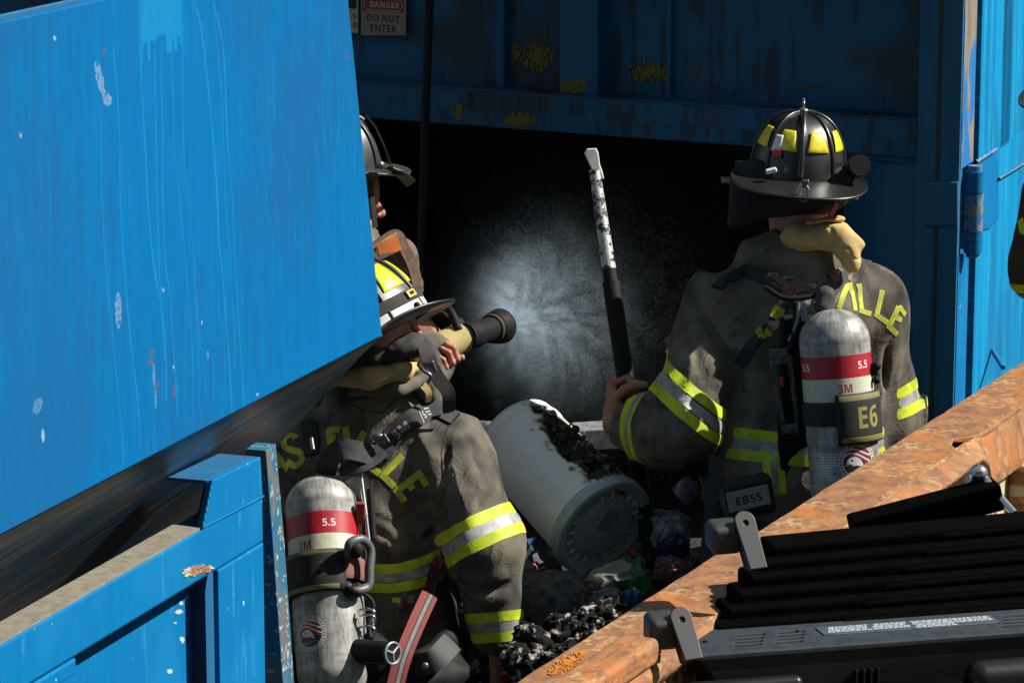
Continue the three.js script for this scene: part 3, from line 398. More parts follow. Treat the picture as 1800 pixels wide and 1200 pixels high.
// first point of a sight line on a field, from depth d0 on
function onField(f, u, v, d0, d1) { const r = dirOf(u, v); let p = null; for (let d = d0; d < d1; d += 0.004) { const x = EYE.x + r.x * d, y = EYE.y + r.y * d, z = EYE.z + r.z * d; if (f(x, y, z) < 0) { p = V(x, y, z); break; } } return p; }
function settle(f, p) { for (let i = 0; i < 10; i++) { const d = f(p.x, p.y, p.z); if (Math.abs(d) < 4e-4) break; p.addScaledVector(gradOf(f, p.x, p.y, p.z), -d * 0.8); } return p; }
// a flat strip of cloth or webbing that follows the field; pts are points near its surface
function ribbon(f, pts, w, th = 0.003, off = 0.001, o = {}) {
  const closed = !!o.closed, cv = new THREE.CatmullRomCurve3(pts, closed, 'centripetal', 0.5), len = cv.getLength(), n = Math.max(2, Math.ceil(len / (o.step || 0.008))), W = o.across || 4, pos = [], nor = [], uv = [], idx = [];
  const raw = []; for (let i = 0; i <= n; i++) { const p = cv.getPointAt(i / n); raw.push(o.free ? p : settle(f, p)); }
  for (let i = 0; i <= n; i++) {
    const p = raw[i], t = raw[Math.min(n, i + 1)].clone().sub(raw[Math.max(0, i - 1)]); if (closed && (i === 0 || i === n)) t.copy(raw[1]).sub(raw[n - 1]); t.normalize();
    const nn = o.free ? (typeof o.free === 'function' ? o.free(i / n) : o.free.clone()) : gradOf(f, p.x, p.y, p.z, 0.012), side = t.clone().cross(nn).normalize(), N2 = o.free ? side.clone().cross(t).normalize() : nn;
    const ww = typeof w === 'function' ? w(i / n) : w;
    for (const top of [1, 0]) for (let j = 0; j <= W; j++) { const q = p.clone().addScaledVector(side, (j / W - 0.5) * ww); if (!o.free) settle(f, q); const edge = (j === 0 || j === W) ? 0.35 : 1; q.addScaledVector(N2, off + (top ? th * edge : -0.004)); pos.push(q.x, q.y, q.z); const sg = top ? 1 : -1; nor.push(N2.x * sg, N2.y * sg, N2.z * sg); uv.push(i / n * len, (j / W) * ww); }
  }
  const R = 2 * (W + 1);
  for (let i = 0; i < n; i++) { const a = i * R, b = a + R; for (let j = 0; j < W; j++) { idx.push(a + j, a + j + 1, b + j, b + j, a + j + 1, b + j + 1); const c = a + W + 1 + j, d = b + W + 1 + j; idx.push(c, d, c + 1, d, d + 1, c + 1); } idx.push(a, b, a + W + 1, b, b + W + 1, a + W + 1); idx.push(a + W, a + R - 1, b + W, b + W, a + R - 1, b + R - 1); }
  if (!closed) for (const e of [0, n]) { const a = e * R; for (let j = 0; j < W; j++) e ? idx.push(a + j, a + j + 1, a + W + 1 + j, a + j + 1, a + W + 2 + j, a + W + 1 + j) : idx.push(a + j, a + W + 1 + j, a + j + 1, a + j + 1, a + W + 1 + j, a + W + 2 + j); }
  const g = new THREE.BufferGeometry(); g.setAttribute('position', new THREE.Float32BufferAttribute(pos, 3)); g.setAttribute('uv', new THREE.Float32BufferAttribute(uv, 2)); g.setAttribute('normal', new THREE.Float32BufferAttribute(nor, 3)); g.setIndex(idx); return g;
}
// points round a limb where the plane through c with normal nn cuts the field
function ringPts(f, c, nn, n = 28, r1 = 0.25) { const a = Math.abs(nn.y) < 0.9 ? UPV : V(1, 0, 0), e1 = a.clone().cross(nn).normalize(), e2 = nn.clone().cross(e1), out = []; for (let i = 0; i < n; i++) { const t = i / n * 2 * Math.PI, d = e1.clone().multiplyScalar(Math.cos(t)).addScaledVector(e2, Math.sin(t)); let r = 0.02; while (r < r1 && f(c.x + d.x * r, c.y + d.y * r, c.z + d.z * r) < 0) r += 0.004; out.push(c.clone().addScaledVector(d, r)); } return out; }

// ---------------------------------------------------------------- cloth, skin and gear materials
const weave = dtex(256, 256, (u, v) => fbm(u * 90, v * 90, 2, 3), false, [6, 6]);
const wrinkle = dtex(1024, 1024, (u, v) => { const w = fbm(u * 6, v * 6, 3, 2), r1 = 1 - Math.abs(2 * fbm(u * 7 + w, v * 4 + 2 * w, 5, 2) - 1), r2 = 1 - Math.abs(2 * fbm(u * 18 + 2 * w, v * 13 + 2 * w, 7, 2) - 1); return 0.4 * r1 ** 3 + 0.3 * r2 ** 2 + 0.08 * fbm(u * 60, v * 60, 2, 2) + 0.14 * fbm(u * 260, v * 260, 4, 2); }, false, [1.6, 1.6]);
M.coat = new THREE.MeshStandardMaterial({ vertexColors: true, roughness: 0.96, bumpMap: wrinkle, bumpScale: 0.0075 });
M.skin = std(dtex(256, 256, (u, v) => mix3([0.46, 0.22, 0.15], [0.36, 0.13, 0.09], fbm(u * 30, v * 30, 3, 4)), true, [4, 4]), 0.55);
M.skinA = std(dtex(256, 256, (u, v) => mix3([0.42, 0.23, 0.16], [0.33, 0.15, 0.1], fbm(u * 30, v * 30, 3, 4)), true, [4, 4]), 0.55);
const grime = (c, d, k = 0.5, o = 1) => dtex(256, 256, (u, v) => mix3(c, d, k * sst(0.4, 0.7, fbm(u * 10, v * 10, o, 5))), true, [5, 5]);
M.lime = std(grime([0.56, 0.66, 0.015], [0.3, 0.33, 0.03], 0.55, 2), 0.62, 0, { bumpMap: weave, bumpScale: 0.0008 });
M.silver = std(grime([0.36, 0.37, 0.36], [0.2, 0.2, 0.19], 0.6, 5), 0.5, 0.15);
M.letter = std(grime([0.55, 0.6, 0.03], [0.25, 0.26, 0.03], 0.7, 8), 0.7);
M.webbing = std(dtex(256, 256, (u, v) => { const n = fbm(u * 40, v * 40, 3, 3); return [0.014 + 0.02 * n, 0.014 + 0.019 * n, 0.014 + 0.018 * n]; }, true, [8, 8]), 0.8, 0, { bumpMap: weave, bumpScale: 0.0008 });
M.greyWeb = std(grime([0.05, 0.05, 0.052], [0.025, 0.025, 0.027], 0.7, 4), 0.85, 0, { bumpMap: weave, bumpScale: 0.0008 });
M.redWeb = std(dtex(64, 128, (u, v) => { const t = Math.abs(v - 0.5); return mix3(t < 0.12 ? [0.3, 0.28, 0.25] : t < 0.2 ? [0.03, 0.03, 0.03] : [0.32, 0.05, 0.045], [0.04, 0.03, 0.03], 0.6 * fbm(u * 20, v * 20, 4, 3)); }, true, [12, 1 / 0.036]), 0.8);
M.leather = std(grime([0.2, 0.085, 0.05], [0.08, 0.035, 0.025], 0.7, 6), 0.6);
M.hood = std(dtex(256, 256, (u, v) => mix3([0.62, 0.47, 0.2], [0.45, 0.31, 0.12], fbm(u * 14, v * 14, 4, 4)), true, [4, 4]), 0.9, 0, { bumpMap: weave, bumpScale: 0.001 });
M.flap = std([0.01, 0.01, 0.0105], 0.9);
M.helmetBlack = phys([0.013, 0.013, 0.014], { roughness: 0.36, clearcoat: 0.45, clearcoatRoughness: 0.3, bumpMap: grainBump, bumpScale: 0.0004 });
M.helmetGrey = phys(grime([0.05, 0.05, 0.05], [0.02, 0.02, 0.02], 0.6, 3), { roughness: 0.4, clearcoat: 0.4, clearcoatRoughness: 0.35 });
M.patch = phys(grime([0.75, 0.62, 0.01], [0.35, 0.27, 0.01], 0.5, 9), { roughness: 0.35, clearcoat: 0.5 });
M.patchLime = phys(grime([0.62, 0.78, 0.01], [0.4, 0.5, 0.02], 0.4, 9), { roughness: 0.35, clearcoat: 0.5 });
M.white = std(grime([0.72, 0.72, 0.7], [0.5, 0.48, 0.45], 0.5, 7), 0.5);
M.red = std([0.45, 0.02, 0.02], 0.5);
M.gold = std([0.5, 0.3, 0.06], 0.4, 0.4);
M.amber = phys([0.55, 0.38, 0.16], { roughness: 0.2, transmission: 0.35, thickness: 0 });

// ---------------------------------------------------------------- people
// a hand: wrist w, fw to the knuckles, palm the way the palm faces, thumb the thumb's side; curls in degrees per joint
function handGeo(w, fw, palm, thumb, curl = [70, 85, 50], o = {}) {
  fw = fw.clone().normalize(); thumb = thumb.clone().addScaledVector(fw, -thumb.dot(fw)).normalize(); palm = palm.clone().addScaledVector(fw, -palm.dot(fw)).addScaledVector(thumb, -palm.dot(thumb)).normalize();
  const k = o.k || 1, at = (a, b, c) => w.clone().addScaledVector(fw, a * k).addScaledVector(thumb, b * k).addScaledVector(palm, c * k), pr = [];
  pr.push(cap(at(-(o.back ?? 0.09), 0, 0), at(0, 0, 0), 0.031 * k, 0.028 * k, 0.02, palm, 0.75));
  for (const [b, b2] of [[0.016, 0.031], [0.004, 0.011], [-0.007, -0.01], [-0.017, -0.029]]) pr.push(cap(at(0.006, b, 0), at(0.082 - Math.abs(b2 - 0.006) * 0.2, b2, 0), 0.0165 * k, 0.0135 * k, 0.014, palm, 0.85));
  pr.push(cap(at(0.015, 0.02, 0.006), at(0.04, 0.03, 0.01), 0.02 * k, 0.016 * k, 0.012));
  [[0.031, 0.044, 0.026, 0.021, 0.0095], [0.011, 0.049, 0.03, 0.022, 0.0098], [-0.01, 0.045, 0.028, 0.022, 0.0092], [-0.029, 0.036, 0.021, 0.019, 0.0082]].forEach(([b, l1, l2, l3, r], i) => {
    let p = at(0.082 - Math.abs(b - 0.006) * 0.25, b, 0), a = 0; const ls = [l1, l2, l3], sp = (o.spread || 0) * b * 4;
    ls.forEach((l, j) => { a += rad(curl[j] + (o.vary ? o.vary[i] : 0)); const d = fw.clone().multiplyScalar(Math.cos(a)).addScaledVector(palm, Math.sin(a)).addScaledVector(thumb, sp); const q = p.clone().addScaledVector(d, l * k); pr.push(cap(p, q, r * k * (1 - 0.07 * j), r * k * (0.93 - 0.07 * j), 0.005)); p = q; });
  });
  const ta = o.thumb || [[0.62, 0.62, 0.45], [0.75, 0.2, 0.62], [0.6, -0.1, 0.78]]; let p = at(0.028, 0.034, 0.01); [0.036, 0.031, 0.025].forEach((l, j) => { const d = fw.clone().multiplyScalar(ta[j][0]).addScaledVector(thumb, ta[j][1]).addScaledVector(palm, ta[j][2]).normalize(), q = p.clone().addScaledVector(d, l * k); pr.push(cap(p, q, (0.0135 - 0.0015 * j) * k, (0.012 - 0.0015 * j) * k, 0.007)); p = q; });
  return soft(pr, 0.0032, null, null, 0.015).geo;
}
// a head: c its centre, f where the face looks, u up
function headGeo(c, f, u) {
  f = f.clone().normalize(); u = u.clone().addScaledVector(f, -u.dot(f)).normalize(); const s = f.clone().cross(u), at = (a, b, k) => c.clone().addScaledVector(s, a).addScaledVector(u, b).addScaledVector(f, k);
  const pr = [cap(at(0, 0.035, -0.025), at(0, 0.04, 0.025), 0.083, 0.076, 0.03, s, 0.9), cap(at(0, -0.02, 0.02), at(0, -0.075, 0.055), 0.066, 0.034, 0.04, s, 0.95), cap(at(-0.045, -0.055, 0.0), at(0, -0.088, 0.062), 0.025, 0.02, 0.03), cap(at(0.045, -0.055, 0.0), at(0, -0.088, 0.062), 0.025, 0.02, 0.03),
    cap(at(0, 0.005, 0.088), at(0, -0.035, 0.112), 0.009, 0.013, 0.016), cap(at(-0.012, -0.038, 0.098), at(0.012, -0.038, 0.098), 0.008, 0.008, 0.01), cap(at(-0.018, -0.062, 0.086), at(0.018, -0.062, 0.086), 0.008, 0.008, 0.008), cap(at(-0.017, -0.071, 0.085), at(0.017, -0.071, 0.085), 0.007, 0.007, 0.004),
    cap(at(-0.04, 0.018, 0.078), at(0.04, 0.018, 0.078), 0.012, 0.012, 0.02), cap(at(-0.032, 0.0, 0.074), at(-0.03, 0.0, 0.075), 0.012, 0.012, 0.004), cap(at(0.032, 0.0, 0.074), at(0.03, 0.0, 0.075), 0.012, 0.012, 0.004)];
  for (const e of [-1, 1]) pr.push(cap(at(e * 0.079, 0.018, -0.008), at(e * 0.076, -0.03, 0.0), 0.012, 0.009, 0.008, s, 0.6));
  return soft(pr, 0.004, null, null, 0.02).geo;
}
// crumpled surface: triangle waves in many directions
function crumple(seed, f0, n = 7) { const R = rng(seed), w = []; for (let i = 0; i < n; i++) { const v = V(R() - 0.5, R() - 0.5, R() - 0.5).normalize().multiplyScalar(f0 * (0.6 + 1.8 * R())); w.push([v.x, v.y, v.z, R(), 1 / v.length()]); } return (x, y, z) => { let s = 0, t = 0; const k = 0.12 * f0, wx = fbm(x * k * 2, y * k * 2, z * k * 2, 2) * 0.7; for (const q of w) { const p = x * q[0] + y * q[1] + z * q[2] + q[3] + wx, r = Math.abs(p - Math.floor(p) - 0.5) * 2; s += r * q[4]; t += q[4]; } return s / t - 0.5; }; }
const ridge = n => 1 - Math.abs(2 * n - 1);
const dusty = (seed, k = 0.5) => (x, y, z, n) => { const a = fbm(x * 7, y * 7, z * 7 + seed, 4), b = fbm(x * 40, y * 40, z * 40 + seed, 2); let c = mix3([0.036, 0.034, 0.03], [0.18, 0.155, 0.115], clamp(k - 0.08 + 2.0 * (a - 0.5) + 0.7 * (b - 0.5))); if (fbm(x * 16, y * 11, z * 16 + seed + 5, 4) > 0.68) c = mix3(c, [0.03, 0.029, 0.027], 0.5); return c; };
// helmet: c centre at brim height, f front, u up
function helmet(parent, c, f, u, o = {}) {
  f = f.clone().normalize(); u = u.clone().addScaledVector(f, -u.dot(f)).normalize(); const s = f.clone().cross(u).normalize(), at = (a, b, k) => c.clone().addScaledVector(s, a).addScaledVector(u, b).addScaledVector(f, k), k = o.k || 1;
  const A = 0.117 * k, B = 0.138 * k, H = (o.h || 0.152) * k;
  // dome point: th round the head (0 = front, + to the right), ph up from the brim; out = proud of the shell
  const dome = (th, ph, out = 0) => { const cph = Math.cos(ph) ** 0.74, sph = Math.sin(ph); return at(Math.sin(th) * cph * (A + out), sph * (H + out) + 0.003, Math.cos(th) * cph * (B + out)); };
  const patchGeo = (t0, t1, p0, p1, out, shrink = 0.75, th = 0.004, n = 10) => { const pos = [], uv = [], idx = []; for (const top of [1, 0]) for (let i = 0; i <= n; i++) for (let j = 0; j <= n; j++) { const q = j / n, tm = (t0 + t1) / 2, tw = (t1 - t0) / 2 * lerp(1, shrink, q), e = (i === 0 || j === 0 || i === n || j === n) ? 0.0015 : 0; const p = dome(tm + (i / n * 2 - 1) * tw, lerp(p0, p1, q), out - (top ? e : th)); pos.push(p.x, p.y, p.z); uv.push(i / n * 0.1, q * 0.1); }
    const m = n + 1, Q = m * m; for (let i = 0; i < n; i++) for (let j = 0; j < n; j++) { const a = i * m + j, b = a + m; idx.push(a, b, a + 1, a + 1, b, b + 1, Q + a, Q + a + 1, Q + b, Q + a + 1, Q + b + 1, Q + b); } for (let i = 0; i < n; i++) for (const [x, y] of [[i * m, (i + 1) * m], [(i + 1) * m + n, i * m + n], [i + 1, i], [n * m + i, n * m + i + 1]]) idx.push(x, Q + x, y, y, Q + x, Q + y);
    const g = new THREE.BufferGeometry(); g.setAttribute('position', new THREE.Float32BufferAttribute(pos, 3)); g.setAttribute('uv', new THREE.Float32BufferAttribute(uv, 2)); g.setIndex(idx); g.computeVertexNormals(); return g; };
  { const pos = [], uv = [], idx = [], nt = 96, np = 26; for (let i = 0; i <= nt; i++) for (let j = 0; j <= np; j++) { const th = i / nt * 2 * Math.PI, ph = j / np * Math.PI / 2, p = dome(th, ph, -0.0035 * Math.pow(Math.abs(Math.sin(th * 4)), 0.6) * Math.sin(2 * ph)); pos.push(p.x, p.y, p.z); uv.push(i / nt * 0.8, j / np * 0.2); } for (let i = 0; i < nt; i++) for (let j = 0; j < np; j++) { const a = i * (np + 1) + j, b = a + np + 1; idx.push(a, b, a + 1, a + 1, b, b + 1); } const g = new THREE.BufferGeometry(); g.setAttribute('position', new THREE.Float32BufferAttribute(pos, 3)); g.setAttribute('uv', new THREE.Float32BufferAttribute(uv, 2)); g.setIndex(idx); g.computeVertexNormals(); var root = mesh('helmet', g, o.shell || M.helmetBlack, parent); root.material.side = THREE.DoubleSide; }
  const sub = (n, g, m, l) => { const q = new THREE.Mesh(Array.isArray(g) ? join(g) : g, m); q.name = n; q.castShadow = q.receiveShadow = true; parent.updateWorldMatrix(true, false); const e = parent.getWorldPosition(V(0, 0, 0)); q.geometry.translate(-e.x, -e.y, -e.z); if (l) q.userData.label = l; root.add(q); return q; };
  { // brim: narrow at the sides, wide and drooping at the back, curled edge
    const nt = 96, pos = [], uv = [], idx = [], prof = [[0, 0.004], [0.5, 0.002], [0.93, 0.0], [1, 0.0035], [1.015, 0], [1, -0.0035], [0.93, -0.005], [0.5, -0.004], [0, -0.003]];
    for (let i = 0; i <= nt; i++) { const th = i / nt * 2 * Math.PI, bk = sst(0.1, 1, -Math.cos(th)), fr = sst(0.2, 1, Math.cos(th)), w = (0.047 + (o.back ?? 0.075) * bk + (o.front ?? 0.03) * fr) * k; for (const [q, h] of prof) { const x = Math.sin(th) * (A - 0.004 + w * q), z = Math.cos(th) * (B - 0.004 + w * q), y = h + q * q * (0.014 * Math.abs(Math.sin(th)) ** 3 - 0.018 * bk - 0.01 * fr) * k; const p = at(x, y, z); pos.push(p.x, p.y, p.z); uv.push(th * 0.12, q * 0.1); } }
    const m = prof.length; for (let i = 0; i < nt; i++) for (let j = 0; j < m - 1; j++) { const a = i * m + j, b = a + m; idx.push(a, b, a + 1, a + 1, b, b + 1); } const g = new THREE.BufferGeometry(); g.setAttribute('position', new THREE.Float32BufferAttribute(pos, 3)); g.setAttribute('uv', new THREE.Float32BufferAttribute(uv, 2)); g.setIndex(idx); g.computeVertexNormals(); const bm = (o.brimMat || o.shell || M.helmetBlack); bm.side = THREE.DoubleSide; sub('brim', g, bm);
  }
  for (let i = 0; i < 8; i++) { const th = i * Math.PI / 4, pts = []; for (let j = 0; j <= 12; j++) pts.push(dome(th, lerp(0.06, 1.5, j / 12), 0.001)); sub('ridge', tube(pts, i % 4 ? 0.0045 : 0.0075, 30, 8), o.shell || M.helmetBlack); }
  sub('crown_knob', [ball(dome(0, 1.57, 0.002), 0.014, [1, 0.6, 1]), tube([dome(0, 1.52, 0.004), at(0, H + 0.022, 0.012), at(0, H + 0.03, 0.035)], 0.004, 12, 8)], M.steel);
  for (const i of o.patches || [0, 1, 2, 3, 4, 5, 6, 7]) { const t = (i + 0.5) * Math.PI / 4; sub('reflective_patch', patchGeo(t - 0.27, t + 0.27, (o.ph || [0.47, 0.86])[0], (o.ph || [0.47, 0.86])[1], 0.0035, 0.66), o.patchMat || M.patch); }
  if (o.band) sub('helmet_band', patchGeo(-Math.PI, Math.PI - 0.001, 0.02, o.band, 0.002, 1, 0.004, 48), o.bandMat || M.white);
  if (o.strap) sub('goggle_strap', patchGeo(-Math.PI, Math.PI - 0.001, o.strap[0], o.strap[1], 0.0055, 1, 0.004, 48), M.webbing);
  if (o.shield !== false) { // leather front piece held by its post
    const sh = new THREE.Shape([[-0.05, 0], [-0.058, 0.05], [-0.045, 0.11], [0, 0.135], [0.045, 0.11], [0.058, 0.05], [0.05, 0]].map(q => new THREE.Vector2(...q))); const g = new THREE.ExtrudeGeometry(sh, { depth: 0.004, bevelEnabled: true, bevelSize: 0.001, bevelThickness: 0.001, bevelSegments: 1 }); const nn = f.clone().multiplyScalar(0.93).addScaledVector(u, 0.36).normalize(), ey = nn.clone().cross(s.clone()).normalize(); const y2 = ey.dot(u) < 0 ? ey.negate() : ey; g.applyMatrix4(basis(s.clone().negate(), y2, nn, at(0, 0.014, B + (o.shieldOut ?? 0.02)))); sub('front_shield', g, o.shieldMat || M.leather);
  }
  return { root, sub, at, dome, patchGeo };
}
// person: joints in the world; builds skin, coat, trousers and boots, and returns the coat's field for what is worn on it
function person(name, label, J, o) {
  const t = thing('person', label, 'person', o.feet); const r = o.r || {}, L = (a, b, k) => a.clone().lerp(b, k), skin = o.skin || M.skin, body = [];
  const bp = [cap(J.hip, J.chest, 0.11, 0.12, 0.05, o.f, 0.75), cap(J.chest, J.neck, 0.09, 0.052, 0.05), cap(J.neck, J.head, o.neckR || 0.056, o.neckR || 0.052, 0.04), cap(J.shL, J.shR, 0.06, 0.06, 0.05)];
  for (const e of ['L', 'R']) { bp.push(cap(J['sh' + e], J['el' + e], 0.05, 0.04, 0.03), cap(J['el' + e], J['wr' + e], 0.039, 0.027, 0.02), cap(J.hip.clone().add(J['kn' + e].clone().sub(J.hip).multiplyScalar(0.12)), J['kn' + e], 0.085, 0.055, 0.04), cap(J['kn' + e], J['ft' + e], 0.052, 0.035, 0.03)); }
  body.push(soft(bp, 0.014).geo, headGeo(J.head, o.look || o.f, o.headUp || UPV)); for (const h of o.hands || []) body.push(h);
  mesh('body', body, skin, t);
  const sd = o.seed || 1, side = o.f.clone().cross(UPV).normalize();
  let fold = (x, y, z) => { const w = fbm(x * 4, y * 4, z * 4 + sd, 2) - 0.5, a = ridge(fbm(x * 5 + w, y * 2.8 + 1.5 * w, z * 5 + sd, 2)), b = ridge(fbm(x * 8 + 2 * w, y * 4 + 3 * w, z * 8 + sd + 3, 1)), c = ridge(fbm(x * 17 + 3 * w, y * 12 + 3 * w, z * 17 + sd + 7, 2)); return -(o.foldAmp || 1) * (0.03 * (a * a * a - 0.35) + 0.02 * (b ** 4 - 0.2) + 0.0035 * (c ** 2 - 0.4) + 0.03 * (fbm(x * 4.5, y * 3 + w, z * 4.5 + sd, 1) - 0.5)); };
  const jp = [cap(L(J.hip, J.chest, -0.06), L(J.hip, J.chest, 0.5), r.hem || 0.21, r.waist || 0.2, 0.06, o.f, 0.72), cap(L(J.hip, J.chest, 0.5), J.chest, r.waist || 0.2, r.chest || 0.205, 0.06, o.f, 0.74), cap(J.shL, J.shR, r.sh || 0.095, r.sh || 0.095, 0.1), cap(L(J.chest, J.neck, 0.4), L(J.neck, J.head, o.collarTop ?? 0.12), 0.12, 0.078, 0.07), ...(o.extra || [])];
  for (const e of ['L', 'R']) jp.push(cap(J['sh' + e], J['el' + e], r.arm || 0.09, r.elbow || 0.08, 0.045), cap(J['el' + e], L(J['el' + e], J['wr' + e], 0.92), r.elbow || 0.08, r.cuff || 0.06, 0.03));
  // drape: raised folds and grooves that run along given lines on the cloth
  const base = field(jp), cr = []; for (const [pl, amp, w] of o.drape || []) { const ps = pl.map(([u, v]) => onField(base, u, v, 7.8, 9.2)).filter(Boolean); for (let i = 0; i + 1 < ps.length; i++) cr.push([ps[i], ps[i + 1].clone().sub(ps[i]), amp, w, i === 0, i + 2 === ps.length]); }
  const fold0 = fold; fold = (x, y, z) => { let s = fold0(x, y, z), bp = 0, bn = 0; for (const [a, d, amp, w, st, en] of cr) { const px = x - a.x, py = y - a.y, pz = z - a.z, l = d.lengthSq(), h = clamp((px * d.x + py * d.y + pz * d.z) / l), r2 = (px - d.x * h) ** 2 + (py - d.y * h) ** 2 + (pz - d.z * h) ** 2; if (r2 > 9 * w * w) continue; const e = amp * Math.exp(-r2 / (w * w)) * (st ? sst(-0.1, 0.5, h) : 1) * (en ? sst(1.1, 0.5, h) : 1); bp = Math.max(bp, e); bn = Math.min(bn, e); } return s - bp - bn; };
  const coat = soft(jp, o.cell || 0.009, fold, dusty(sd, o.dust ?? 0.5)); const cm = mesh('coat', coat.geo, M.coat, t);
  const tp = []; for (const e of ['L', 'R']) tp.push(cap(J.hip.clone().add(J['kn' + e].clone().sub(J.hip).multiplyScalar(0.1)).addScaledVector(side, (e === 'R' ? 1 : -1) * 0.06), J['kn' + e], 0.125, 0.1, 0.05), cap(J['kn' + e], L(J['kn' + e], J['ft' + e], 0.85), 0.1, 0.095, 0.05));
  tp.push(cap(J.hip, J.hip.clone().add(V(0, 0.1, 0)), 0.17, 0.17, 0.06, o.f, 0.75)); const tr = soft(tp, 0.013, fold, dusty(sd + 9, 0.3)); mesh('trousers', tr.geo, M.coat, t);
  for (const e of ['L', 'R']) { const a = J['ft' + e], fr = a.clone().addScaledVector(o.f, 0.16); mesh('boot', soft([cap(a.clone().add(V(0, 0.22, 0)), a.clone().add(V(0, 0.05, 0)), 0.065, 0.06, 0.03), cap(a.clone().add(V(0, 0.045, 0)), fr.clone().add(V(0, 0.045, 0)), 0.055, 0.048, 0.04)], 0.012).geo, M.rubber, t); }
  const sub = (n, g, m, l, host = cm) => { const q = new THREE.Mesh(Array.isArray(g) ? join(g) : g, m); q.name = n; q.castShadow = q.receiveShadow = true; const e = t.getWorldPosition(V(0, 0, 0)); q.geometry.translate(-e.x, -e.y, -e.z); if (l) q.userData.label = l; host.add(q); return q; };
  const arm = {}; for (const e of ['L', 'R']) arm[e] = field(jp.slice(e === 'L' ? -4 : -2, e === 'L' ? -2 : undefined), fold); const torso = field(jp.slice(0, -4), fold);
  return { t, arm, torso, coat: coat.f, legs: tr.f, cm, sub, f: o.f, side, jp };
}
// lime, silver, lime tape in three strips round a limb
function tape3(pr, f, c, nn, w = 0.075, host) { nn = nn.clone().normalize(); [[-0.33, M.lime], [0, M.silver], [0.33, M.lime]].forEach(([q, m]) => { const ps = ringPts(f, c.clone().addScaledVector(nn, q * w), nn); pr.sub('reflective_tape', ribbon(f, ps, w * 0.335, 0.0012, m === M.silver ? 0.0004 : 0.0012, { closed: true, across: 3, step: 0.012 }), m, null, host); }); }
const px2 = (f, pts, d0, d1, dflt) => pts.map(([u, v]) => onField(f, u, v, d0, d1) || P(u, v, dflt));
function letters(pr, strokes, w, d0, d1, dflt) { for (const s of strokes) { const g = s.flatMap(pl => pl.length > 4 ? [pl] : pl.slice(1).map((q, i) => { const p = pl[i], l = Math.hypot(q[0] - p[0], q[1] - p[1]), e = 3.5 / l; return [[p[0] - (i ? e * (q[0] - p[0]) : 0), p[1] - (i ? e * (q[1] - p[1]) : 0)], [(p[0] + q[0]) / 2, (p[1] + q[1]) / 2], q]; })).map(pl => ribbon(pr.coat, px2(pr.coat, pl, d0, d1, dflt), w, 0.001, 0.0012, { across: 2, step: 0.006 })); pr.sub('letter', g, M.letter); } }
function tapePx(pr, f, lines, ws, mats, d0, d1, dflt, host) { lines.forEach((ln, i) => pr.sub('reflective_tape', ribbon(f, px2(f, ln, d0, d1, dflt), ws[i], 0.0012, 0.0012, { across: 4, step: 0.01 }), mats[i], null, host)); }
// pressed-wool wrapped cylinder of an air pack: axis from top a to bottom b; the print faces +z
function airCylinder(t, a, b, R, paint) {
  const ax = b.clone().sub(a), L = ax.length(), prof = []; for (let i = 0; i <= 12; i++) { const q = i / 12 * Math.PI / 2; prof.push([Math.max(0.0005, R * Math.sin(q)), R * 0.9 * (1 - Math.cos(q))]); } prof.push([R, L * 0.5]); for (let i = 0; i <= 12; i++) { const q = i / 12 * Math.PI / 2; prof.push([Math.max(0.018, R * Math.cos(q)), L - R * 0.8 + R * 0.8 * Math.sin(q)]); } prof.push([0.018, L + 0.02]); prof.push([0.0005, L + 0.02]);
  const g = new THREE.LatheGeometry(prof.map(([r, y]) => new THREE.Vector2(r, -y)), 56); const p = g.attributes.position, uv = g.attributes.uv; for (let i = 0; i < p.count; i++) uv.setXY(i, (uv.getX(i) + 0.5) % 1.0001, 1 + p.getY(i) / (L + 0.02));
  // keep the seam at the back: turn the lathe half round and run u from there
  for (let i = 0; i < p.count; i++) { const u0 = g.attributes.uv.getX(i); void u0; } g.rotateY(Math.PI); const per = 57; for (let i = 0; i < p.count; i++) uv.setX(i, Math.floor(i / prof.length) / 56); void per;
  g.computeVertexNormals(); g.applyQuaternion(new THREE.Quaternion().setFromUnitVectors(UPV, ax.clone().multiplyScalar(-1).normalize())).translate(a.x, a.y, a.z);
  const tex = ctex(1024, 1024, (c, w, h) => {
    const im = c.createImageData(w, h); for (let j = 0; j < h; j++) for (let i = 0; i < w; i++) { const u = i / w, v = j / h, n = fbm(u * 90, v * 18, 3, 3), m = fbm(u * 12, v * 60, 7, 3), q = fbm(u * 14 + 4, v * 14, 9, 4); let e = 0.30 + 0.16 * (n - 0.5) * 2 + 0.1 * (m - 0.5) * 2; e *= 1 - 0.35 * sst(0.5, 0.7, q); const o = (j * w + i) * 4; im.data[o] = s8(e * 1.0); im.data[o + 1] = s8(e * 0.99); im.data[o + 2] = s8(e * 0.92); im.data[o + 3] = 255; }
    c.putImageData(im, 0, 0); paint(c, w, h);
    const R = rng(9); for (let k = 0; k < 500; k++) { c.fillStyle = `rgba(${R() < 0.5 ? '30,28,25' : '200,195,180'},${0.25 * R()})`; c.fillRect(R() * w, R() * h, 1 + 3 * R(), 2 + 26 * R() * R()); }
  });
  return mesh('cylinder', g, phys(tex, { roughness: 0.42, clearcoat: 0.25, clearcoatRoughness: 0.4, bumpMap: grainBump, bumpScale: 0.0006 }), t);
}
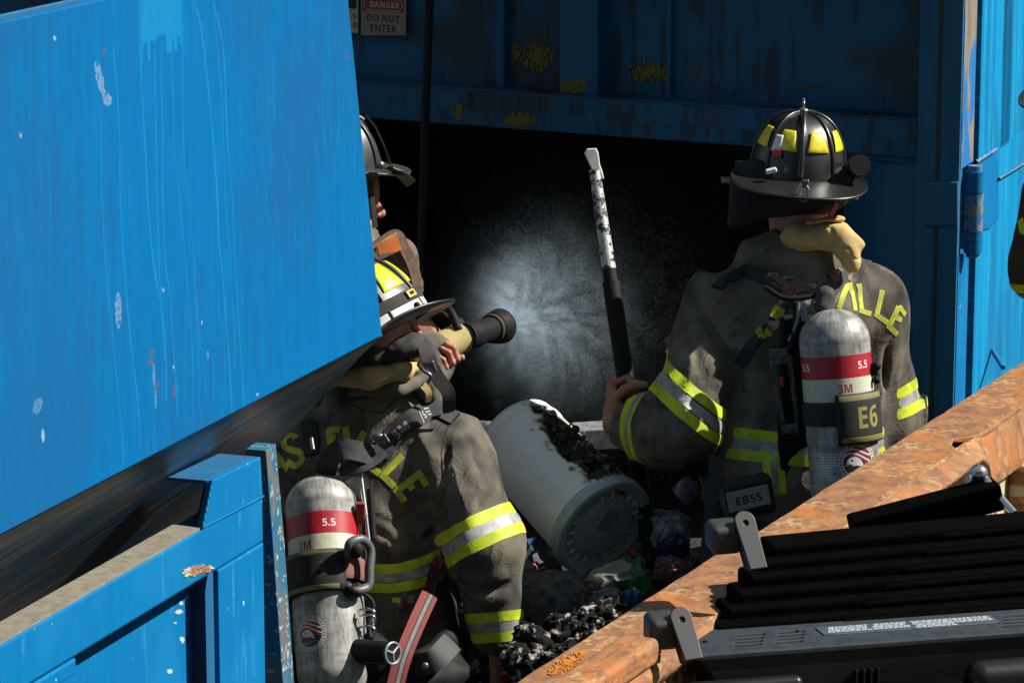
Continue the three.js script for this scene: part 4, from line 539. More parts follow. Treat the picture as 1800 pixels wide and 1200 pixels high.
function eagleSeal(c, x, y, rx, ry) { // round seal: ring of lettering, striped banner and an eagle's head
  c.save(); c.translate(x, y); c.scale(rx, ry); c.fillStyle = '#c9c5ba'; c.beginPath(); c.arc(0, 0, 1, 0, 7); c.fill(); c.fillStyle = '#23252f'; c.beginPath(); c.arc(0, 0, 0.76, 0, 7); c.fill(); c.beginPath(); c.arc(0, 0, 0.76, 0, 7); c.clip();
  for (let i = 0; i < 7; i++) { c.strokeStyle = i % 2 ? '#d8cfc8' : '#9a2430'; c.lineWidth = 0.09; c.beginPath(); c.moveTo(-0.8, -0.1 - i * 0.12); c.bezierCurveTo(-0.2, -0.75 - i * 0.06, 0.2, 0.1 - i * 0.14, 0.9, -0.25 + 0.5 - i * 0.15); c.stroke(); }
  c.fillStyle = '#d9d6cf'; c.beginPath(); c.moveTo(-0.62, 0.05); c.quadraticCurveTo(-0.55, -0.3, -0.15, -0.25); c.quadraticCurveTo(0.2, -0.15, 0.3, 0.35); c.quadraticCurveTo(-0.1, 0.1, -0.25, 0.2); c.quadraticCurveTo(-0.45, 0.05, -0.62, 0.05); c.fill(); c.fillStyle = '#c48a24'; c.beginPath(); c.moveTo(-0.62, 0.05); c.quadraticCurveTo(-0.78, 0.08, -0.66, 0.22); c.lineTo(-0.48, 0.1); c.fill(); c.fillStyle = '#111'; c.beginPath(); c.arc(-0.33, -0.08, 0.05, 0, 7); c.fill();
  c.fillStyle = '#23284a'; c.beginPath(); c.moveTo(-0.8, 0.35); c.quadraticCurveTo(0, 0.2, 0.8, 0.45); c.lineTo(0.8, 1); c.lineTo(-0.8, 1); c.fill(); c.fillStyle = '#cfcdc8'; for (let i = 0; i < 7; i++) c.fillRect(-0.5 + i * 0.16, 0.46 + 0.04 * Math.sin(i), 0.06, 0.06); c.restore();
  c.save(); c.translate(x, y); c.scale(rx / 40, ry / 40); c.fillStyle = '#2a2b33'; for (let i = 0; i < 34; i++) { const a = i / 34 * 6.283; c.save(); c.rotate(a); c.fillRect(-1.3, -38, 2.4, 5); c.restore(); } c.restore();
}
// a patch wrapped on a cylinder from a to b: u 0..1 around (0.5 faces +z), f 0..1 down its length
function cylPatch(a, b, R, u0, u1, f0, f1, out = 0.004, th = 0.004, n = 20, m = 6) {
  const ax = b.clone().sub(a), L = ax.length(), d = ax.clone().normalize(), x = V(1, 0, 0).addScaledVector(d, -d.x).normalize(), z = x.clone().cross(d.clone().negate()).normalize(), pos = [], uv = [], idx = [];
  for (const top of [1, 0]) for (let i = 0; i <= n; i++) for (let j = 0; j <= m; j++) { const u = lerp(u0, u1, i / n), t = (u - 0.5) * 2 * Math.PI, e = (i === 0 || j === 0 || i === n || j === m) ? 0.002 : 0, r = R + out - (top ? e : th), p = a.clone().addScaledVector(d, L * lerp(f0, f1, j / m)).addScaledVector(x, r * Math.sin(t)).addScaledVector(z, r * Math.cos(t)); pos.push(p.x, p.y, p.z); uv.push(i / n, 1 - j / m); }
  const w = m + 1, Q = (n + 1) * w; for (let i = 0; i < n; i++) for (let j = 0; j < m; j++) { const p = i * w + j, q = p + w; idx.push(p, p + 1, q, p + 1, q + 1, q, Q + p, Q + q, Q + p + 1, Q + p + 1, Q + q, Q + q + 1); } for (let i = 0; i < n; i++) for (const [p, q] of [[i * w, (i + 1) * w], [(i + 1) * w + m, i * w + m]]) idx.push(p, q, Q + p, q, Q + q, Q + p); for (let j = 0; j < m; j++) for (const [p, q] of [[j + 1, j], [n * w + j, n * w + j + 1]]) idx.push(p, q, Q + p, q, Q + q, Q + p);
  const g = new THREE.BufferGeometry(); g.setAttribute('position', new THREE.Float32BufferAttribute(pos, 3)); g.setAttribute('uv', new THREE.Float32BufferAttribute(uv, 2)); g.setIndex(idx); g.computeVertexNormals(); return g;
}
const airPrint = (fr, fw, lbl, m3, n55, seal) => (c, w, h) => {
  c.fillStyle = '#c8c7b2'; c.fillRect(0, fr[1] * h, w, (fw - fr[1]) * h);
  const R = rng(3); for (let k = 0; k < 260; k++) { c.fillStyle = `rgba(150,150,100,${0.18 * R()})`; c.fillRect(R() * w, (fr[1] + (fw - fr[1]) * R()) * h, 30 * R(), 5 + 30 * R()); }
  c.fillStyle = '#a81a2a'; c.fillRect(0, fr[0] * h, w, (fr[1] - fr[0]) * h); c.fillStyle = 'rgba(60,8,14,0.5)'; for (let k = 0; k < 40; k++) c.fillRect(R() * w, (fr[0] + R() * (fr[1] - fr[0])) * h, 14 * R(), 10 * R());
  c.textAlign = 'center'; c.fillStyle = '#e8d5d2'; c.font = 'bold 46px sans-serif'; c.fillText('5.5', n55[0] * w, n55[1] * h + 16); c.fillText('5.5', (n55[0] - 0.3) * w, n55[1] * h + 16);
  c.fillStyle = '#9c1626'; c.font = 'bold 50px sans-serif'; c.fillText('3M', m3[0] * w, m3[1] * h + 22);
  if (lbl) { c.strokeStyle = 'rgba(235,232,220,0.75)'; c.lineWidth = 3; c.strokeRect(lbl[0] * w, lbl[1] * h, 120, 110); c.fillStyle = 'rgba(235,232,220,0.7)'; for (let i = 0; i < 8; i++) c.fillRect(lbl[0] * w + 8, lbl[1] * h + 10 + i * 12, 60 + 40 * R(), 5); }
  eagleSeal(c, seal[0] * w, seal[1] * h, seal[2] * w, seal[2] * w * 0.95);
};
const panelTex = (bg, fg, draw) => ctex(512, 320, (c, w, h) => { c.fillStyle = bg; c.fillRect(0, 0, w, h); const R = rng(8); for (let k = 0; k < 900; k++) { c.fillStyle = `rgba(${R() < 0.5 ? '90,88,70' : '0,0,0'},${0.2 * R()})`; c.fillRect(R() * w, R() * h, 3 + 12 * R(), 2 + 5 * R()); } c.fillStyle = fg; draw(c, w, h); });

// ---- right firefighter, seen from behind, holding the pry bar
const FA = V(-0.12, 0, -0.993).normalize();
const JA = { hip: P(1395, 890, 8.66), chest: P(1405, 600, 8.62), neck: P(1412, 440, 8.6), head: P(1400, 330, 8.58), shL: P(1275, 560, 8.62), elL: P(1200, 758, 8.5), wrL: P(1116, 750, 8.68), shR: P(1528, 545, 8.62), elR: P(1554, 738, 8.68), wrR: P(1520, 755, 8.92), knL: V(0, 0, 0), knR: V(0, 0, 0), ftL: V(0, 0, 0), ftR: V(0, 0, 0) };
{ const s = FA.clone().cross(UPV); for (const [e, k] of [['L', -1], ['R', 1]]) { JA['ft' + e] = JA.hip.clone().addScaledVector(s, k * 0.14).setY(0.02); JA['kn' + e] = JA.hip.clone().addScaledVector(s, k * 0.12).addScaledVector(FA, 0.05).setY(0.5); } }
const barTop = P(1040, 264, 8.92), barEnd = P(1156, 1046, 8.66);
const handA = handGeo(P(1076, 733, 8.71), V(0.03, 0.66, -0.74), V(0.97, -0.05, 0.1), V(-0.1, 0.5, 0.8), [66, 92, 62], { thumb: [[0.35, 0.6, 0.7], [0.1, 0.5, 0.85], [-0.3, 0.3, 0.95]], k: 1.05, back: 0.02 });
const pA = person('person', 'firefighter at right in black helmet and coat lettered VILLE, gripping a pry bar', JA, { feet: JA.hip.clone().setY(0), f: FA, look: FA, skin: M.skin, neckR: 0.078, collarTop: -0.05, cell: 0.008, drape: [[[[1255, 522], [1296, 560], [1328, 612], [1335, 660]], 0.022, 0.02], [[[1232, 545], [1262, 600], [1290, 660], [1300, 720]], -0.016, 0.018], [[[1215, 552], [1228, 605], [1252, 650], [1262, 690]], 0.02, 0.018], [[[1190, 600], [1200, 640], [1225, 680]], 0.014, 0.016], [[[1292, 505], [1330, 535], [1356, 590]], 0.018, 0.018], [[[1310, 640], [1330, 700], [1335, 750]], 0.014, 0.018], [[[1560, 530], [1572, 590], [1566, 650]], 0.016, 0.016], [[[1540, 600], [1532, 660], [1528, 740]], 0.016, 0.018], [[[1555, 590], [1550, 660], [1546, 720]], -0.014, 0.012], [[[1580, 600], [1572, 680], [1560, 720]], 0.012, 0.012], [[[1160, 720], [1200, 770], [1250, 800]], 0.016, 0.018], [[[1150, 755], [1190, 800], [1240, 822]], 0.014, 0.016], [[[1175, 745], [1215, 785], [1262, 806]], -0.012, 0.012], [[[1345, 445], [1385, 455], [1430, 470]], 0.014, 0.014], [[[1340, 465], [1380, 478], [1425, 492]], -0.012, 0.012]], hands: [handA], seed: 3, dust: 0.55, foldAmp: 0.8, r: { sh: 0.085, arm: 0.094, elbow: 0.087, cuff: 0.06, chest: 0.22, waist: 0.22, hem: 0.23 }, extra: [cap(P(1345, 462, 8.56), P(1440, 452, 8.58), 0.05, 0.05, 0.04)] });
{
  const f = pA.coat, d0 = 8.05, d1 = 8.95, df = 8.45;
  const armA = JA.elL.clone().sub(JA.shL).normalize();
  tape3(pA, pA.arm.L, JA.shL.clone().lerp(JA.elL, 0.74), V(-0.62, -0.78, 0.05), 0.085);
  tape3(pA, pA.arm.L, JA.elL.clone().lerp(JA.wrL, 0.62), JA.wrL.clone().sub(JA.elL), 0.07);
  tape3(pA, pA.arm.R, JA.shR.clone().lerp(JA.elR, 0.8), JA.elR.clone().sub(JA.shR), 0.08);
  tape3(pA, pA.torso, P(1400, 760, 8.64), V(0.03, 1, 0), 0.08);
  letters(pA, [[[[1474, 542], [1490, 501]]], [[[1493, 497], [1504, 546]]], [[[1510, 500], [1514, 546], [1531, 552]]], [[[1551, 511], [1541, 554], [1561, 568]]], [[[1580, 539], [1563, 574], [1577, 587]], [[1580, 539], [1591, 553]], [[1572, 556], [1584, 562]]]], 0.0135, d0, d1, df);
  // trouser braces with tape showing under the coat
  const both = (x, y, z) => Math.min(pA.coat(x, y, z), pA.legs(x, y, z)); tapePx(pA, both, [[[1250, 868], [1248, 900], [1250, 945]], [[1342, 792], [1350, 830], [1356, 872]], [[1368, 792], [1374, 830], [1378, 868]], [[1358, 792], [1362, 830], [1367, 868]]], [0.034, 0.02, 0.018, 0.016], [M.lime, M.lime, M.lime, M.silver], d0, d1, df, pA.cm);
  // helmet and what hangs on it
  const up = V(0.075, 1, 0.02).normalize(), hc = P(1402, 306, 8.58), hl = helmet(pA.t, hc, FA.clone().add(V(0.16, 0, 0)).normalize(), up, { back: 0.085, h: 0.156, patchMat: M.patch });
  hl.root.userData.label = 'black ridged helmet with yellow reflective patches';
  hl.sub('d_ring', [tube([[1409, 328], [1404, 346], [1408, 352], [1417, 352], [1422, 334], [1418, 326]].map(([u, v]) => P(u, v, 8.33)), 0.0025, 30, 6), rbox(P(1416, 323, 8.335), 0.018, 0.02, 0.006)], M.steel);
  hl.sub('torch', [bar(P(1486, 305, 8.62), P(1511, 291, 8.46), 0.02, 0.022, 20), bar(P(1508, 293, 8.475), P(1513, 290, 8.445), 0.027, 0.027, 20), bar(P(1470, 315, 8.56), P(1490, 303, 8.58), 0.014, 0.014)], M.rubber, 'black helmet torch');
  hl.sub('sticker', hl.patchGeo(-2.52 - 0.13, -2.52 + 0.12, 0.42, 0.72, 0.006, 0.8), M.white); hl.sub('sticker', hl.patchGeo(-2.56 - 0.13, -2.56 + 0.1, 0.33, 0.46, 0.0065, 0.9), M.red);
  hl.sub('wedge', rbox(P(1356, 300, 8.42), 0.028, 0.012, 0.02, V(0.95, 0.25, 0)), M.white);
  hl.sub('eye_shield', rbox(P(1289, 317, 8.6), 0.06, 0.01, 0.05, V(1, -0.05, 0)), M.amber); hl.sub('eye_shield', rbox(P(1494, 341, 8.62), 0.045, 0.01, 0.04, V(0.9, -0.35, 0)), M.amber);
  const ht = pA.t.getObjectByName('helmet'); void ht;
  // ear flap, tan hood, collar
  const ck = (x, y, z) => -0.008 * ridge(fbm(x * 16, y * 9, z * 16, 3));
  mesh('ear_flap', soft([cap(P(1330, 325, 8.53), P(1455, 330, 8.53), 0.06, 0.055, 0.04), cap(P(1325, 335, 8.54), P(1312, 365, 8.52), 0.04, 0.026, 0.04), cap(P(1312, 362, 8.52), P(1290, 392, 8.54), 0.024, 0.012, 0.03), cap(P(1345, 352, 8.52), P(1440, 345, 8.52), 0.036, 0.03, 0.03)], 0.007, ck).geo, M.flap, pA.t);
  const hp = [cap(P(1378, 424, 8.54), P(1412, 412, 8.5), 0.018, 0.03, 0.03), cap(P(1412, 412, 8.5), P(1470, 408, 8.48), 0.034, 0.036, 0.03), cap(P(1470, 412, 8.48), P(1497, 440, 8.47), 0.036, 0.03, 0.03), cap(P(1497, 440, 8.46), P(1497, 466, 8.46), 0.028, 0.018, 0.03)];
  mesh('hood', soft(hp, 0.005, (x, y, z) => { const w = fbm(x * 6, y * 6, z * 6, 2), r = ridge(fbm(x * 8 + w, y * 17 + w, z * 8, 2)), q = ridge(fbm(x * 22, y * 30, z * 22 + 5, 1)); return 0.024 * r ** 7 + 0.006 * q ** 5 - 0.004; }, null, 0.02).geo, M.hood, pA.t, 'tan hood bunched at the nape');
  mesh('chin_strap', ribbon(f, [P(1458, 388, 8.47), P(1465, 372, 8.46), P(1473, 352, 8.5)], 0.014, 0.003, 0, { free: V(0.5, 0, 1), across: 2 }), M.red, pA.t);
}
{ // air pack of the right firefighter
  const a = P(1463, 543, 8.31), b = P(1494, 940, 8.35), R = 0.0865, t = thing('air_pack', 'silver air cylinder pack lettered E6 on the right firefighter\'s back', 'air pack', b), f = pA.coat;
  airCylinder(t, a, b, R, airPrint([0.19, 0.285], 0.385, [0.36, 0.6], [0.52, 0.325], [0.62, 0.235], [0.555, 0.64, 0.092]));
  const mb = (n, g, m, l) => mesh(n, g, m, t, l);
  mb('band', cylPatch(a, b, R, 0.02, 0.98, 0.395, 0.5, 0.005, 0.006, 48), M.webbing, 'black band round the cylinder');
  mb('number_panel', cylPatch(a, b, R, 0.47, 0.74, 0.365, 0.585, 0.014, 0.014, 16), std(panelTex('#1d1d1a', '#6f6a35', (c, w, h) => { c.fillRect(30, 8, w - 60, 34); c.fillStyle = '#8b8440'; c.fillRect(30, h - 46, w - 60, 34); c.font = 'bold 190px sans-serif'; c.textAlign = 'center'; c.fillText('E6', w / 2, 222); }), 0.7), 'black panel with E6');
  mb('latch', [rbox(P(1536, 648, 8.3), 0.02, 0.03, 0.03), ball(P(1541, 643, 8.29), 0.012), ball(P(1541, 668, 8.29), 0.01)], M.rubber);
  // frame at the left of the cylinder: two bright rails, bridge, gauge line
  const q = (u, v, d = 8.36) => P(u, v, d), rail = (u0, v0, u1, v1, w = 0.008) => { const A = q(u0, v0), B = q(u1, v1), d = B.clone().sub(A); return rbox(A.clone().add(B).multiplyScalar(0.5), w, d.length(), 0.012, V(1, 0, 0).addScaledVector(d.clone().normalize(), -d.clone().normalize().x).normalize(), d.clone().normalize(), 0.003); };
  const frame = std(grime([0.13, 0.135, 0.14], [0.03, 0.03, 0.03], 0.8, 3), 0.45, 0.5);
  mb('frame_rail', rail(1357, 628, 1378, 752, 0.012), frame); mb('frame_rail', rail(1388, 625, 1402, 745, 0.011), frame);
  mb('frame_plate', rail(1372, 612, 1374, 640, 0.055), frame); mb('frame_plate', rail(1389, 745, 1390, 762, 0.04), frame); mb('back_frame', [rbox(P(1404, 700, 8.44), 0.1, 0.42, 0.03, V(1, 0, 0), V(0.06, 1, 0).normalize(), 0.012)], M.rubber); mb('red_tab', rail(1373, 662, 1375, 680, 0.012), M.red);
  mb('hose', tube([q(1396, 520, 8.38), q(1399, 560, 8.36), q(1392, 600, 8.35), q(1383, 640, 8.37)], 0.007, 30, 10), M.rubber); mb('pressure_hose', tube([q(1404, 520, 8.36), q(1402, 565, 8.35), q(1388, 600, 8.35)], 0.005, 30, 10), M.steel);
  mb('frame_plate', rail(1408, 528, 1416, 565, 0.02), std([0.3, 0.36, 0.42], 0.35, 0.7));
  const s = (pts, w, m, n = 'shoulder_strap', l) => mb(n, ribbon(f, px2(f, pts, 8.05, 8.95, 8.45), w, 0.006, 0.004, { across: 4 }), m, l);
  s([[1262, 508], [1285, 484], [1320, 477], [1350, 492], [1372, 512], [1385, 540]], 0.034, M.webbing); s([[1500, 470], [1478, 488], [1458, 512], [1440, 540]], 0.04, M.greyWeb); s([[1300, 640], [1340, 590], [1370, 555]], 0.03, M.webbing, 'side_strap'); s([[1335, 593], [1352, 578]], 0.034, M.letter, 'strap_tag'); s([[1362, 560], [1372, 540]], 0.03, M.letter, 'strap_tag');
  for (const [pts, w] of [[[[1348, 486], [1378, 508], [1392, 522]], 0.038], [[[1384, 520], [1412, 505], [1428, 508]], 0.03], [[[1460, 494], [1482, 484], [1496, 488]], 0.036]]) s(pts, w, M.leather, 'leather_yoke');
  for (const [u, v] of [[1360, 482], [1426, 502], [1466, 478], [1386, 488]]) { const p = onField(f, u, v, 8.05, 8.95) || q(u, v); mb('buckle', [ball(p.addScaledVector(V(0, 0, 1), 0.008), 0.011, [1.4, 0.8, 0.6])], M.steel); }
  mb('yoke_bar', tube([q(1345, 505, 8.39), q(1380, 524, 8.36), q(1420, 522, 8.36), q(1446, 515, 8.37)], 0.007, 30, 8), M.rubber); mb('yoke_flap', soft([cap(q(1452, 520, 8.36), q(1448, 540, 8.35), 0.022, 0.02, 0.02)], 0.006, (x, y, z) => -0.004 * ridge(fbm(x * 30, y * 30, z * 30, 2))).geo, M.greyWeb);
  s([[1220, 830], [1225, 905], [1215, 985]], 0.03, M.webbing, 'waist_strap'); mb('waist_strap', ribbon(null, [q(1258, 800, 8.4), q(1252, 880, 8.38), q(1240, 985, 8.36)], 0.03, 0.004, 0, { free: V(0, 0, 1), across: 2 }), M.webbing);
  const pou = mb('pouch', rbox(P(1318, 872, 8.38), 0.12, 0.1, 0.06, V(0.97, 0.2, -0.1), UPV, 0.02, 4), std(ctex(256, 256, (c, w, h) => { c.fillStyle = '#1b1b1a'; c.fillRect(0, 0, w, h); }), 0.8)); void pou;
  { const g = rbox(P(1316, 876, 8.335), 0.105, 0.05, 0.006, V(0.975, 0.2, -0.1), UPV, 0.002, 2, false); mb('pouch_label', g, std(ctex(512, 256, (c, w, h) => { c.fillStyle = '#8d8b85'; c.fillRect(0, 0, w, h); c.fillStyle = '#141414'; c.font = 'bold 150px sans-serif'; c.textAlign = 'center'; c.fillText('EBSS', w / 2, 185, 460); }), 0.8), 'pale label reading EBSS'); }
}
{ // pry bar: forked steel head, black grip
  const t = thing('pry_bar', 'long pry bar with scraped pale steel end and black grip, held upright', 'pry bar', barEnd), on = (v) => { const k = (v - 264) / (1046 - 264); return barTop.clone().lerp(barEnd, k); };
  const scr = std(dtex(256, 512, (u, v) => { let c = mix3([0.5, 0.52, 0.48], [0.3, 0.31, 0.3], fbm(u * 9, v * 30, 3, 3)); return mix3(c, [0.03, 0.03, 0.03], sst(0.5, 0.58, fbm(u * 8 + 3, v * 26, 6, 4))); }), 0.5, 0.3);
  mesh('steel_shaft', bar(on(300), on(478), 0.0145, 0.0185, 20), scr, t); mesh('grip', bar(on(500), barEnd, 0.0235, 0.0225, 20), M.rubber, t); mesh('collar', bar(on(474), on(508), 0.0178, 0.019, 20), M.rubber, t);
  const d = barEnd.clone().sub(barTop).normalize(); { const hp = { o: P(1043, 285, 8.905), ex: V(1, 0, 0), ey: V(0, cp, -sp), n: V(0, sp, cp) }; mesh('forked_head', pslab([[1027, 269], [1032, 261], [1048, 260], [1052, 268], [1055, 290], [1059, 300], [1062, 314], [1044, 314], [1041, 298], [1034, 284]], hp, 0.012, 0.003), std(grime([0.78, 0.77, 0.73], [0.5, 0.48, 0.44], 0.5, 2), 0.45, 0.1), t); } void d;
}

// ---- lower left firefighter, stooping, seen from behind
const FB = V(0.28, 0, -0.96).normalize();
const JB = { hip: P(660, 1120, 8.46), chest: P(640, 880, 8.42), neck: P(672, 690, 8.36), head: P(683, 592, 8.3), shL: P(520, 800, 8.46), elL: P(470, 960, 8.5), wrL: P(520, 1000, 8.7), shR: P(775, 802, 8.4), elR: P(858, 962, 8.33), wrR: P(874, 1125, 8.36), knL: V(0, 0, 0), knR: V(0, 0, 0), ftL: V(0, 0, 0), ftR: V(0, 0, 0) };
{ const s = FB.clone().cross(UPV); for (const [e, k] of [['L', -1], ['R', 1]]) { JB['kn' + e] = JB.hip.clone().addScaledVector(s, k * 0.16).addScaledVector(FB, 0.33).setY(0.42); JB['ft' + e] = JB.hip.clone().addScaledVector(s, k * 0.16).addScaledVector(FB, 0.06).setY(0.03); } }
const handB = handGeo(P(877, 1140, 8.36), V(0.05, -1, -0.1), V(-0.6, 0, -0.7), V(0.5, 0, -0.8), [25, 35, 25], { thumb: [[0.8, 0.4, 0.3], [0.9, 0.2, 0.3], [0.95, 0, 0.3]] });
const pB = person('person', 'stooping firefighter at lower left, coat lettered ASHEVILLE, helmet with lime patches', JB, { feet: JB.hip.clone().setY(0), f: FB, look: V(0.25, 0.2, -0.95), headUp: V(-0.45, 0.88, -0.15), hands: [handB], cell: 0.008, drape: [[[[648, 905], [690, 938], [730, 935], [765, 905]], 0.022, 0.018], [[[645, 935], [695, 968], [745, 965], [778, 935]], 0.02, 0.018], [[[648, 922], [692, 954], [740, 950], [770, 922]], -0.016, 0.012], [[[640, 870], [670, 905], [700, 915]], 0.014, 0.016], [[[735, 750], [752, 800], [772, 860], [780, 920]], 0.018, 0.02], [[[790, 780], [778, 850], [786, 930]], -0.018, 0.012], [[[800, 755], [815, 810], [842, 862]], 0.016, 0.016], [[[830, 790], [855, 840], [875, 885]], 0.016, 0.018], [[[798, 990], [840, 1022], [895, 1005]], 0.018, 0.016], [[[812, 1035], [855, 1058], [905, 1040]], 0.016, 0.016], [[[802, 1012], [846, 1042], [902, 1022]], -0.014, 0.011], [[[590, 735], [630, 706], [690, 700]], 0.016, 0.016], [[[700, 700], [715, 740], [712, 790]], 0.014, 0.016], [[[680, 705], [660, 750], [650, 790]], 0.014, 0.016]], seed: 11, dust: 0.62, foldAmp: 0.85, r: { sh: 0.095, arm: 0.098, elbow: 0.094, cuff: 0.068, chest: 0.19, waist: 0.172, hem: 0.168 }, extra: [cap(P(610, 705, 8.4), P(735, 690, 8.42), 0.055, 0.05, 0.05)] });
{
  const f = pB.coat, d0 = 7.9, d1 = 8.85, df = 8.25;
  tape3(pB, pB.arm.R, JB.shR.clone().lerp(JB.elR, 0.86), V(0.42, -0.82, 0.3), 0.085); tape3(pB, pB.arm.R, JB.elR.clone().lerp(JB.wrR, 0.85), V(0.1, -1, 0.25), 0.075);
  tapePx(pB, f, [[[640, 1000], [690, 999], [745, 985], [775, 972]], [[640, 1016], [690, 1015], [748, 1003], [778, 988]], [[640, 1032], [690, 1033], [750, 1020], [780, 1006]]], [0.024, 0.022, 0.024], [M.lime, M.silver, M.lime], d0, d1, df);
  tapePx(pB, f, [[[697, 1050], [695, 1090]], [[722, 1046], [716, 1090]], [[694, 1098], [694, 1118]], [[630, 1126], [690, 1124]]], [0.02, 0.02, 0.022, 0.018], [M.lime, M.silver, M.lime, M.lime], d0, d1, df);
  letters(pB, [
    [[[480, 830], [487, 799], [506, 826]], [[484, 819], [501, 813]]], [[[521, 770], [511, 765], [500, 772], [502, 786], [514, 791], [526, 795], [531, 806], [522, 818], [506, 811]]],
    [[[597, 755], [578, 756], [581, 783], [593, 782]], [[580, 769], [590, 768]]], [[[608, 751], [612, 782]], [[642, 759], [626, 786]]], [[[634, 816], [646, 817], [667, 832]]],
    [[[707, 800], [672, 835], [693, 855]]], [[[750, 853], [738, 832], [697, 861], [711, 881]], [[716, 848], [726, 860]]]], 0.0165, d0, d1, df);
  // ear flap, tan hood, collar pieces
  const ck = (x, y, z) => { const r = ridge(fbm(x * 13, y * 11, z * 13, 3)); return 0.006 * r * r * r - 0.003; };
  mesh('ear_flap', soft([cap(P(600, 640, 8.3), P(655, 620, 8.22), 0.03, 0.026, 0.03), cap(P(655, 622, 8.23), P(722, 608, 8.23), 0.022, 0.028, 0.03), cap(P(700, 614, 8.22), P(738, 602, 8.26), 0.02, 0.022, 0.03)], 0.006, ck).geo, std(grime([0.045, 0.042, 0.04], [0.02, 0.02, 0.02], 0.6, 4), 0.9), pB.t);
  mesh('hood', soft([cap(P(580, 662, 8.32), P(650, 662, 8.24), 0.026, 0.026, 0.03), cap(P(650, 662, 8.24), P(706, 652, 8.24), 0.026, 0.024, 0.03), cap(P(706, 652, 8.24), P(726, 645, 8.3), 0.02, 0.016, 0.02)], 0.006, ck).geo, M.hood, pB.t, 'tan hood round the neck');
  mesh('collar', soft([cap(P(620, 690, 8.3), P(700, 684, 8.24), 0.014, 0.014, 0.02), cap(P(700, 684, 8.24), P(745, 668, 8.3), 0.016, 0.02, 0.02), cap(P(745, 672, 8.32), P(752, 690, 8.36), 0.03, 0.028, 0.02)], 0.006, ck).geo, std(grime([0.13, 0.115, 0.09], [0.05, 0.045, 0.04], 0.6, 4), 0.95), pB.t);
  pB.sub('collar_tab', ribbon(f, px2(f, [[600, 692], [625, 694], [648, 692]], d0, d1, df), 0.034, 0.006, 0.004, { across: 4 }), M.greyWeb); pB.sub('collar_trim', ribbon(f, [P(742, 676, 8.27), P(752, 688, 8.28), P(752, 704, 8.3)], 0.018, 0.004, 0.002, { free: V(0.5, 0.1, 0.9), across: 2 }), M.hood);
  for (const pts of [[[690, 700], [712, 690], [735, 705], [745, 720]], [[690, 705], [668, 726], [620, 712]], [[795, 735], [775, 800], [782, 880], [790, 945]], [[790, 790], [800, 840], [815, 890]]]) pB.sub('seam', ribbon(f, px2(f, pts, d0, d1, df), 0.0035, 0.0008, 0.0006, { across: 2 }), M.webbing);
  const up = V(-0.47, 0.86, -0.2).normalize(), fw = V(0.72, 0.3, -0.5);
  const hl = helmet(pB.t, P(664, 594, 8.28), fw, up, { front: 0.016, ph: [0.42, 0.88], back: 0.05, h: 0.184, shell: M.helmetGrey, patchMat: M.patchLime, band: 0.17, strap: [0.17, 0.32], k: 1.08, shield: false, brimMat: M.helmetBlack });
  hl.root.userData.label = 'dark helmet with lime patches, white lower band and goggle strap';
  let best = 1e9, bth = 0; for (let k = 0; k < 360; k++) { const p = hl.dome(rad(k), 0.245, 0.008), dd = depthOf(p), q = p.clone().sub(EYE), u = 900 + FPX * q.x / dd; if (dd < 8.26 && Math.abs(u - 722) < best) { best = Math.abs(u - 722); bth = rad(k); } }
  const bq = (ph, out) => hl.dome(bth, ph, out), bt = hl.dome(bth + 0.05, 0.245, 0.01).sub(hl.dome(bth - 0.05, 0.245, 0.01)).normalize(), bu = bq(0.3, 0.01).sub(bq(0.2, 0.01)).normalize();
  hl.sub('strap_buckle', rbox(bq(0.245, 0.009), 0.034, 0.02, 0.005, bt, bu, 0.002), M.gold); hl.sub('strap_buckle', rbox(bq(0.245, 0.012), 0.016, 0.009, 0.004, bt, bu, 0.0015), M.rubber); hl.sub('stud', ball(bq(0.09, 0.004), 0.0085), M.rubber);
}
